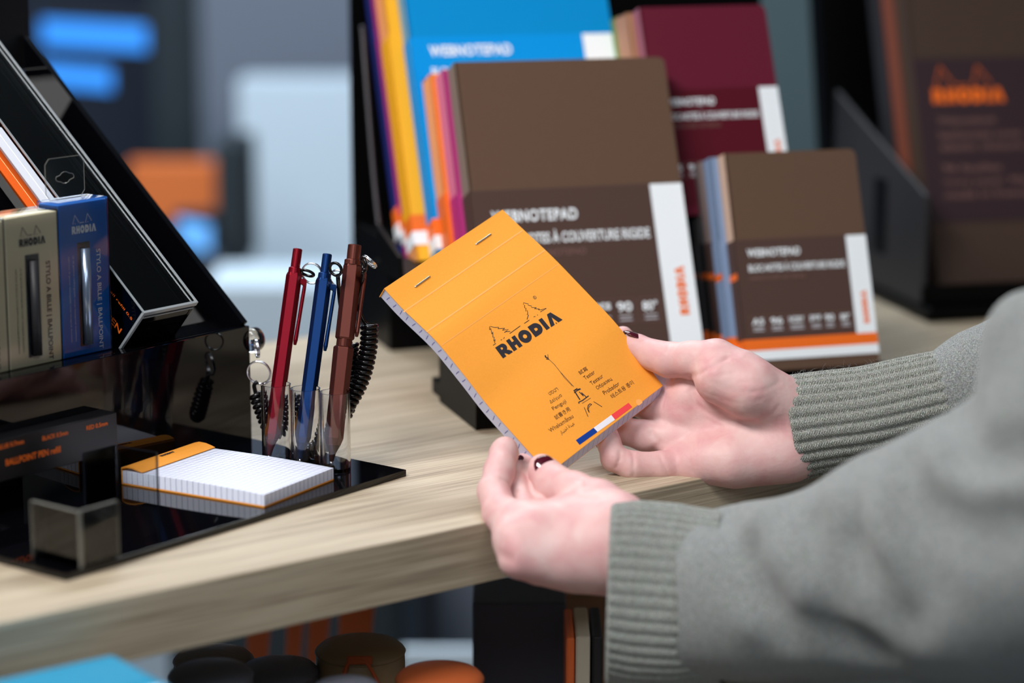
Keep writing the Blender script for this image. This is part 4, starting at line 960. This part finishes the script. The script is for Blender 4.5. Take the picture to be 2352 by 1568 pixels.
# --- far hand (palm towards us)
rh = [CU(*q) for q in ((1340, 720, 1440), (1960, 1150, 1530), (1340, 1150, 1425), (1960, 720, 1540), (1340, 720, 1530), (1960, 1150, 1430))]
R_ = SDF(np.min(rh, 0)-6, np.max(rh, 0)+6, .85)
R_.F[:] = 50
# palm
R_.chain([(CU(2000, 952, 1463), 20), (CU(1880, 978, 1463), 21), (CU(1815, 990, 1463), 20)], 6)
R_.chain([(CU(1825, 935, 1462), 17), (CU(1700, 925, 1466), 14), (CU(1575, 915, 1476), 11)], 10)
R_.chain([(CU(1825, 985, 1464), 18), (CU(1700, 985, 1468), 14.5), (CU(1560, 962, 1480), 11)], 10)
R_.chain([(CU(1825, 1035, 1462), 17.5), (CU(1700, 1050, 1462), 16), (CU(1625, 1050, 1466), 14.5), (CU(1560, 1035, 1475), 11.5)], 10)
R_.chain([(CU(1800, 1045, 1459), 15.5), (CU(1680, 1058, 1457), 15.2), (CU(1585, 1066, 1463), 10.5)], 8)
# thenar mound and thumb
R_.chain([(CU(1795, 925, 1455), 17), (CU(1720, 890, 1448), 18.5), (CU(1655, 868, 1450), 16)], 5)
R_.chain([(CU(1690, 855, 1452), 15), (CU(1645, 826, 1456), 11.8), (CU(1590, 826, 1462), 10.6), (CU(1536, 826, 1470), 10.0), (CU(1500, 815, 1476), 8.6), (CU(1464, 793, 1481), 6.2), (CU(1446, 781, 1483), 4.4)], 6, kin=5)
# fingers
R_.chain([(CU(1590, 905, 1475), 11), (CU(1510, 860, 1502), 9.2), (CU(1455, 805, 1512), 7.8), (CU(1431, 772, 1508), 6.4)], 5, kin=3)
R_.chain([(CU(1575, 950, 1476), 11), (CU(1500, 935, 1494), 9.3), (CU(1430, 915, 1506), 8.4), (CU(1390, 870, 1506), 7)], 3, kin=3)
R_.chain([(CU(1565, 1005, 1476), 11), (CU(1480, 1000, 1482), 9.2), (CU(1415, 985, 1490), 8.4), (CU(1370, 945, 1493), 7)], 2.5, kin=3)
R_.chain([(CU(1585, 1066, 1466), 9.8), (CU(1520, 1070, 1463), 8.7), (CU(1450, 1069, 1460), 8.5), (CU(1410, 1052, 1459), 7.6), (CU(1398, 1015, 1464), 6.9), (CU(1396, 992, 1468), 5.9)], 2.0, kin=3)
# creases
def rp(l, d0): return [CU(1340+x/3.563, 720+y/3.563, d0) for x, y in l]
def surfpts(S_, l, inv, d0=1380, d1_=1520, off=0):
    """points of the implicit surface first met along each sight line"""
    out = []
    for x, y in l:
        px_, py_ = inv(x, y); best = None
        for d in np.arange(d0, d1_, .8):
            p = CU(px_, py_, d); i = np.round((p-S_.lo)/S_.h).astype(int)
            if (i < 0).any() or (i >= S_.n).any(): continue
            if S_.F[tuple(i)] < 0: best = p; break
        if best is not None: out.append(best)
    return out
ir = lambda x, y: (1340+x/3.563, 720+y/3.563)
for l, dp, wd_ in (([(862, 520), (875, 640), (910, 730), (1000, 800), (1120, 860), (1260, 885), (1400, 880)], .95, 1.7), ([(860, 515), (950, 500), (1060, 440), (1180, 370)], .7, 1.6),
                ([(880, 1080), (875, 1220), (900, 1300)], .5, 1.2), ([(400, 1130), (412, 1230), (405, 1330)], .8, 1.1), ([(300, 1130), (300, 1180), (270, 1260)], .8, 1.1), ([(620, 1150), (660, 1240), (700, 1330)], .6, 1.3),
                ([(600, 440), (690, 480)], .0, 1), ([(1060, 560), (1250, 640), (1400, 640)], .25, 1.7), ([(1000, 640), (1200, 720), (1450, 700)], .25, 1.7), ([(1480, 860), (1560, 800), (1600, 760)], .3, 1.6), ([(1380, 640), (1500, 620), (1600, 560)], .3, 1.3), ([(1300, 560), (1450, 560)], .2, 1.3), ([(1080, 520), (1250, 480)], .2, 1.3), ([(950, 760), (1010, 860), (1120, 920)], .35, 1.6), ([(700, 245), (690, 300)], .5, 1.2), ([(560, 980), (620, 1050), (560, 1120)], .8, 2.)):
    pts = surfpts(R_, l, ir)
    if len(pts) > 1 and dp: R_.groove(pts, dp, wd_)
VR, QR = R_.mesh(); VR = vsmooth(VR, QR, 2)
del R_
# --- near hand (back towards us)
lh = [CU(*q) for q in ((1085, 985, 1300), (1620, 1400, 1300), (1085, 985, 1450), (1620, 1400, 1450))]
L_ = SDF(np.min(lh, 0)-8, np.max(lh, 0)+8, .85)
L_.chain([(CU(1600, 1310, 1330), 21), (CU(1490, 1280, 1335), 23), (CU(1400, 1255, 1340), 22)], 6)
L_.chain([(CU(1420, 1195, 1346), 15), (CU(1320, 1200, 1350), 15), (CU(1230, 1215, 1345), 14), (CU(1180, 1235, 1340), 11.0)], 11)
L_.chain([(CU(1420, 1250, 1340), 18), (CU(1310, 1255, 1340), 17), (CU(1205, 1262, 1335), 12.5)], 11)
L_.chain([(CU(1420, 1290, 1340), 17), (CU(1300, 1290, 1338), 14.5), (CU(1195, 1290, 1334), 9.0)], 9)
L_.chain([(CU(1420, 1300, 1346), 15), (CU(1320, 1305, 1348), 12.5), (CU(1235, 1308, 1345), 8)], 8)
# index: knuckle -> first joint -> tip
L_.chain([(CU(1185, 1232, 1342), 11), (CU(1150, 1178, 1362), 9.9), (CU(1134, 1128, 1380), 9.3)], 6, kin=4)
L_.chain([(CU(1134, 1128, 1380), 9.2), (CU(1147, 1080, 1396), 8.5), (CU(1157, 1042, 1408), 7.9), (CU(1160, 1030, 1411), 7.1)], 2.5, kin=4)
L_.chain([(CU(1178, 1290, 1334), 7.4), (CU(1240, 1302, 1338), 9.5)], 2.5)
# web between index and thumb
L_.chain([(CU(1190, 1190, 1352), 10.5), (CU(1250, 1200, 1356), 11.5), (CU(1330, 1180, 1360), 13)], 7)
# thumb
L_.chain([(CU(1425, 1190, 1350), 14.5), (CU(1372, 1158, 1362), 13.5), (CU(1318, 1133, 1376), 11.8), (CU(1270, 1108, 1392), 10.2), (CU(1250, 1083, 1401), 8.6), (CU(1243, 1070, 1404), 6.6)], 4, kin=5)
# middle, ring and little fingers curling behind the corner of the pad
L_.chain([(CU(1235, 1175, 1384), 8.5), (CU(1214, 1115, 1412), 7.8), (CU(1208, 1072, 1428), 7.0), (CU(1209, 1062, 1431), 6.3)], 1.6, kin=3)
L_.chain([(CU(1205, 1180, 1378), 8.5), (CU(1187, 1120, 1404), 7.4), (CU(1186, 1080, 1420), 6.4)], 1.6, kin=3)
L_.chain([(CU(1290, 1190, 1395), 8), (CU(1262, 1140, 1425), 7), (CU(1250, 1105, 1441), 6)], 1.6, kin=3)
il = lambda x, y: (1080+x/3.563, 960+y/3.563)
for l, dp, wd_ in (([(262, 505), (330, 555), (380, 600)], .8, 1.6), ([(480, 510), (500, 600), (548, 655)], 1.0, 1.6), ([(900, 505), (920, 560)], .5, 1.5), ([(200, 560), (180, 640)], .3, 1.5), ([(265, 1120), (330, 1150)], .8, 3.0)):
    pts = surfpts(L_, l, il, 1280, 1440)
    if len(pts) > 1: L_.groove(pts, dp, wd_)
VL, QL = L_.mesh(); VL = vsmooth(VL, QL, 2)
del L_
# head, turned towards the pad
H_ = SDF(V3(395, 1060, 300), V3(700, 1280, 640), 3.0); HC = V3(548, 1170, 500)
hr_ = nrm(V3(-.86, 0, -.5)); hu_ = nrm(V3(-.5, 0, .86)); hs_ = V3(0, 1, 0); RM = [hr_, hs_, hu_]
def hd(a, b_, c): return HC+hr_*a+hs_*b_+hu_*c
H_.ell(hd(-8, 0, 18), RM, (94, 74, 88), 10); H_.ell(hd(18, 0, -32), RM, (66, 58, 68), 25)
H_.chain([(V3(585, 1170, 290), 52), (hd(-30, 0, -60), 48)], 16); H_.chain([(hd(80, 0, 8), 7), (hd(96, 0, -22), 10)], 6); H_.chain([(hd(74, -15, -52), 5), (hd(80, 0, -50), 7), (hd(74, 15, -52), 5)], 5); H_.chain([(hd(62, 0, -84), 17), (hd(50, 0, -78), 22)], 14)
for q in (-1, 1): H_.chain([(hd(78, 32*q, 8), 13), (hd(80, 18*q, 8), 12)], 6); H_.chain([(hd(-8, 74*q, 12), 8), (hd(-12, 78*q, -8), 8), (hd(-6, 73*q, -24), 6)], 3); H_.chain([(hd(55, 36*q, -22), 20), (hd(40, 46*q, -28), 20)], 14)
VH, QH = H_.mesh(); VH = vsmooth(VH, QH, 2); H_.F[:] = 50
H_.ell(hd(-16, 0, 24), RM, (100, 83, 95), 8); H_.chain([(hd(-60, -40, -20), 48), (hd(-62, -40, -75), 40)], 18); H_.chain([(hd(-60, 40, -20), 48), (hd(-62, 40, -75), 40)], 18)
cut = (H_.P-np.array(hd(34, 0, 30), np.float32))@np.array(nrm(hr_*1-hu_*.55), np.float32); H_.F = np.maximum(H_.F, cut)
VK, QK = H_.mesh(); VK = vsmooth(VK, QK, 2); del H_
person = thing('person', (560, 1180, -900), 'person in a grey-green knit sweater with plum nails, reaching in from the right', 'person')
# legs, out of the frame below
M['denim'] = mat('dark_trousers', (34, 40, 54), .8); M['shoe'] = mat('black_shoe', (18, 18, 20), .4)
tr = MB()
for yy in (1095, 1245): tr.tube(catmull([V3(610, 1170+(yy-1170)*.7, -440), V3(612, yy, -500), V3(606, yy, -680), V3(612, yy, -875)], 8), np.interp(np.linspace(0, 1, 25), [0, .3, .65, 1], [88, 84, 62, 54]), 20)
tr.build('trousers', M['denim'], person, smooth=True)
for yy in (1095, 1245): MB().tube(catmull([V3(640, yy, -868), V3(590, yy, -862), V3(510, yy, -876), V3(440, yy, -884)], 6), [34+8*math.sin(k/18*3.1)-k*.9 for k in range(19)], 16).build('shoe', M['shoe'], person, smooth=True)
# arms and trunk inside the sweater, joined to the hands as one body mesh
bod = MB(); bod.add(VR, QR); bod.add(VL, QL)
RE, LE = CU(2450, 905, 1440), CU(2400, 1220, 1225)
RSH, LSH = V3(575, 1325, 255), V3(575, 1015, 255)
bod.tube(catmull([CU(1880, 978, 1462), CU(2080, 935, 1459), RE, V3(450, 1372, 125), RSH], 6), 19, 16)
bod.tube(catmull([CU(1545, 1305, 1332), CU(1760, 1335, 1312), CU(2060, 1270, 1266), LE, V3(400, 1050, 55), LSH-Z*10], 6), 22, 16)
bod.tube([V3(610, 1170, -460), V3(605, 1170, -200), V3(597, 1170, 110), V3(588, 1170, 235), V3(580, 1170, 310), V3(572, 1170, 345)], [100, 108, 115, 88, 56, 47], 24); bod.add(VH, QH)
body = bod.build('body', M['skin'], person, smooth=True)

M['hair'] = mat('dark_brown_hair', (52, 36, 28), .5, noise=.3, nscale=300); M['eyew'] = mat('eye_white', (228, 226, 222), .2); M['iris'] = mat('dark_iris', (40, 26, 20), .1)
mesh_obj('hair', VK, QK, M['hair'], person, smooth=True)
for q in (-1, 1):
    e_ = MB().lathe(hd(84, 25*q, 5), hr_, [(0, 9), (4, 8), (7, 5), (8, 1)], 20).build('eye', M['eyew'], person, smooth=True)
    MB().lathe(hd(91.4, 25*q, 5), hr_, [(0, 3.5), (.8, 3), (1, .5)], 16).build('iris', M['iris'], e_)
def nail(c, n, ax, wd_, ln, curve=.35, th=.7, tip=.9, name='fingernail', parent=body):
    """c centre on the finger, n outward normal, ax towards the fingertip"""
    n = nrm(n); ax = nrm(np.array(ax)-n*(np.array(ax)@n)); s_ = np.cross(n, ax); V = []; F = []; K = 14
    for t_ in (th, -.3):
        for i in range(K+1):
            for j in range(K+1):
                u = -1+2*i/K; v = -1+2*j/K
                a_ = u*math.sqrt(max(0, 1-.42*v*v)); b_ = v*math.sqrt(max(0, 1-.42*u*u))
                rr = max(0, 1-.0*(u*u)); z_ = t_*(1-.55*max(abs(u), abs(v))**4)-curve*wd_*a_*a_-.10*ln*b_*b_
                V.append(c+n*1.1+s_*a_*wd_/2*(1-.08*b_)+ax*b_*ln/2+n*z_)
    N_ = (K+1)**2
    for i in range(K):
        for j in range(K): q = i*(K+1)+j; F += [(q, q+K+1, q+K+2, q+1), (N_+q, N_+q+1, N_+q+K+2, N_+q+K+1)]
    rim = [(i, 0) for i in range(K+1)]+[(K, j) for j in range(1, K+1)]+[(i, K) for i in range(K-1, -1, -1)]+[(0, j) for j in range(K-1, 0, -1)]
    for p, q in zip(rim, rim[1:]+rim[:1]): a_, b_ = p[0]*(K+1)+p[1], q[0]*(K+1)+q[1]; F.append((a_, N_+a_, N_+b_, b_))
    o = mesh_obj(name, V, F, M['nail'], parent, smooth=True); return o
up_, rt_, fw_ = cU, cR, cF
def dirp(dx, dy, dz=0): return nrm(rt_*dx-up_*dy+fw_*dz)
# far thumb nail on the top edge, little finger nail, near thumb nail, near middle nail, tip of the far index
nail(CU(1459, 771, 1481), dirp(.40, -.85, .30), dirp(-56, -30, 6), 11, 15.5)
nail(CU(1375, 1010, 1467), dirp(-.8, -.0, .5), dirp(.0, -1, .2), 8, 9.5)
nail(CU(1254, 1070, 1392), dirp(.12, -.50, -.85), dirp(-.42, -.80, .45), 13.6, 14.5, curve=.16)
nail(CU(1195, 1062, 1422), dirp(-.25, -.2, -.9), dirp(.05, -1, .2), 5, 9)

# --- cuffs: ribbed tubes
def cuff(name, path, radii, ribs, depth, label, parent, wob=.0, stitch=(1.5, 1.5), up=V3(0, 0, 1), lip=3, kmat=None):
    """path: centre line; radii: [(vertical, depthwise)] per path point"""
    C_ = catmull(path, 14); n = len(C_); tt_ = np.linspace(0, 1, n); ti = np.linspace(0, 1, len(radii))
    ra_ = np.interp(tt_, ti, [r[0] for r in radii]); rb_ = np.interp(tt_, ti, [r[1] for r in radii])
    sub = 4; N_ = (n-1)*sub+1; ts = np.linspace(0, 1, N_); C2 = np.stack([np.interp(ts, tt_, C_[:, i]) for i in range(3)], 1); ra2 = np.interp(ts, tt_, ra_); rb2 = np.interp(ts, tt_, rb_)
    T = np.gradient(C2, axis=0); T /= np.linalg.norm(T, axis=1)[:, None]; K = ribs*8; V = []; UV = []; sl_ = np.concatenate([[0], np.cumsum(np.linalg.norm(np.diff(C2, axis=0), axis=1))])
    T0_ = T.mean(0)
    for i in range(N_):
        Ti = nrm(T[i]*.5+T0_*.5); u_ = nrm(up-Ti*(up@Ti)); s_ = np.cross(Ti, u_)
        edge = min(1, i/6)
        for j in range(K):
            ph = 2*math.pi*j/K; rib = 2*math.pi*j*ribs/K; g = 1-abs(math.cos(rib/2))**5
            k_ = depth*(g-1)*(.35+.65*min(1, i/14))+.35*math.sin(3*ph+sl_[i]*.05)+wob*math.sin(sl_[i]*.11+2*ph)*(i/N_)
            rr_ = k_-(1-edge)*1.6
            V.append(C2[i]+u_*(ra2[i]+rr_)*math.cos(ph)+s_*(rb2[i]+rr_)*math.sin(ph)); UV.append((sl_[i]/stitch[0], j/8*2))
    F = [((i*K+j), ((i+1)*K+j), ((i+1)*K+(j+1) % K), (i*K+(j+1) % K)) for i in range(N_-1) for j in range(K)]
    # turned-in lip
    b0 = len(V)
    for i in range(4):
        for j in range(K): V.append(C2[0]+(V[j]-C2[0])*(.93-.05*i)+T[0]*(1.0+2.5*i)); UV.append((i, j/8*2))
    ringp = list(range(K))
    for i in range(4):
        cur = [b0+i*K+j for j in range(K)]
        F += [(ringp[j], ringp[(j+1) % K], cur[(j+1) % K], cur[j]) for j in range(K)]; ringp = cur
    o = mesh_obj(name, V, F, kmat or M['knit'], parent, smooth=True, uvs=UV)
    if label: o['label'] = label
    return o, V[:K]

# --- sweater: sleeves and front as one knit surface with soft folds
sw_lo = V3(85, 900, -470); sw_hi = V3(790, 1500, 372)
S_ = SDF(sw_lo, sw_hi, 4.2)
def sc_(pts, k, kin=12): S_.chain(pts, k, kin)
# near sleeve
sc_([(CU(1640, 1366, 1327), 46.5), (CU(1740, 1356, 1312), 47), (CU(1880, 1340, 1292), 48), (CU(1980, 1318, 1278), 51), (CU(2070, 1290, 1264), 58), (CU(2260, 1260, 1235), 66)], 6, 8)
sc_([(CU(2260, 1260, 1235), 66), (CU(2470, 1180, 1210), 72), (CU(2640, 950, 1190), 75)], 18, 22)
# loose cloth hanging below the forearm
sc_([(CU(1800, 1600, 1365), 40), (CU(2000, 1620, 1350), 62), (CU(2300, 1560, 1330), 92), (CU(2500, 1500, 1330), 100)], 10, 22)
# bulge of the upper sleeve at the right edge
sc_([(CU(2372, 770, 1205), 24), (CU(2385, 850, 1205), 26), (CU(2420, 960, 1205), 34)], 10, 14)
# far sleeve behind
sc_([(CU(2190, 905, 1458), 27), (CU(2260, 880, 1455), 31), (CU(2400, 860, 1440), 42), (CU(2700, 700, 1400), 60)], 8, 14)
sc_([(CU(2400, 1210, 1222), 62), (V3(400, 1050, 60), 58), (LSH-Z*10, 62)], 16, 20)
sc_([(RE, 42), (V3(450, 1372, 110), 52), (RSH-Z*10, 60)], 12, 20)
# trunk and shoulders
sc_([(V3(610, 1170, -420), 132), (V3(600, 1170, 110), 138)], 40)
sc_([(LSH-Z*10, 62), (V3(585, 1170, 235), 84), (RSH-Z*10, 62)], 40)
sc_([(CU(2480, 1500, 1330), 90), (V3(520, 1150, -150), 110)], 30)
# folds
def fold(l, dp, wd_, d0): S_.groove([CU(1340+x/2.324, 960+y/2.324, d0) for x, y in l], dp, wd_)
iv = lambda x, y: (1340+x/2.324, 960+y/2.324)
for l, dp, wd_ in (([(735, 500), (770, 640), (830, 880)], 7, 8), ([(1440, 700), (1560, 880), (1700, 1070)], 11, 11), ([(1000, 1000), (1110, 1100), (1280, 1150), (1500, 1250)], 10, 13), ([(1250, 560), (1260, 760), (1300, 950)], 5, 11), ([(1740, 250), (1750, 600), (1800, 900)], 8, 13),
                    ([(930, 700), (930, 900)], 5, 9), ([(1480, 400), (1470, 640)], 5, 10), ([(1990, 60), (2010, 160), (2110, 225), (2330, 215)], 16, 10), ([(2000, 0), (1960, -60)], 8, 10), ([(1880, 500), (2100, 620), (2320, 560)], 7, 14),
                    ([(970, 540), (1080, 760), (1180, 1060)], -6, 11), ([(1350, 460), (1400, 700)], -4, 11), ([(1570, 420), (1640, 700), (1710, 900)], -8, 12), ([(1900, 220), (2060, 320), (2340, 330)], -8, 12), ([(860, 900), (900, 1080)], -4, 10), ([(1200, 900), (1210, 1090)], -5, 12)):
    pts = surfpts(S_, l, iv, 1080, 1480)
    if len(pts) > 1: S_.groove(pts, dp*1.6, wd_)
VS, QS = S_.mesh(); VS = vsmooth(VS, QS, 3)
del S_
sweater = mesh_obj('sweater', VS, QS, M['knit_plain'], person, smooth=True); sweater['label'] = 'grey-green melange knit sweater'
cuff('cuff', [CU(1397, 1365, 1334), CU(1460, 1368, 1334), CU(1560, 1372, 1330), CU(1660, 1374, 1324)], [(51.5, 33), (53.5, 36), (52.5, 38), (48.5, 38)], 46, 1.1, 'wide ribbed cuff of the near sleeve', sweater, wob=.5, kmat=M['knit_near'])
cuff('cuff', [CU(1812, 984, 1462), CU(1880, 972, 1461), CU(1990, 955, 1460), CU(2100, 930, 1459), CU(2200, 905, 1458)], [(33, 25), (31.5, 26), (30.5, 27), (30, 27), (29.5, 27.5)], 26, 1.5, 'ribbed cuff of the far sleeve, in sharp focus', sweater, wob=.4)

# stray wool fibres along the far cuff
fz_ = MB(); rnd = random.Random(9); cc_ = catmull([CU(1812, 984, 1462), CU(1880, 972, 1461), CU(1990, 955, 1460), CU(2100, 930, 1459), CU(2200, 905, 1458)], 14)
for k in range(420):
    t_ = rnd.random(); ph = rnd.gauss(0, .55)+(math.pi if rnd.random() < .12 else 0); c = np.array([np.interp(t_, np.linspace(0, 1, len(cc_)), cc_[:, i]) for i in range(3)])
    n_ = V3(0, -math.sin(ph), math.cos(ph)); base = c+n_*V3(0, 26, 32-3*t_); l_ = rnd.uniform(1.2, 4.5) if rnd.random() < .8 else rnd.uniform(4, 7); b_ = V3(rnd.uniform(-1, 1), rnd.uniform(-1, 1), rnd.uniform(-.6, .6)); d_ = nrm(n_+b_*.8)
    fz_.tube([base, base+d_*l_*.5+b_*.3, base+nrm(d_+b_*.7)*l_], .045, 3, caps=False)
fo = fz_.build('wool_fuzz', M['knit_plain'], [o for o in sweater.children if o.name.startswith('cuff')][-1]); fo['kind'] = 'stuff'
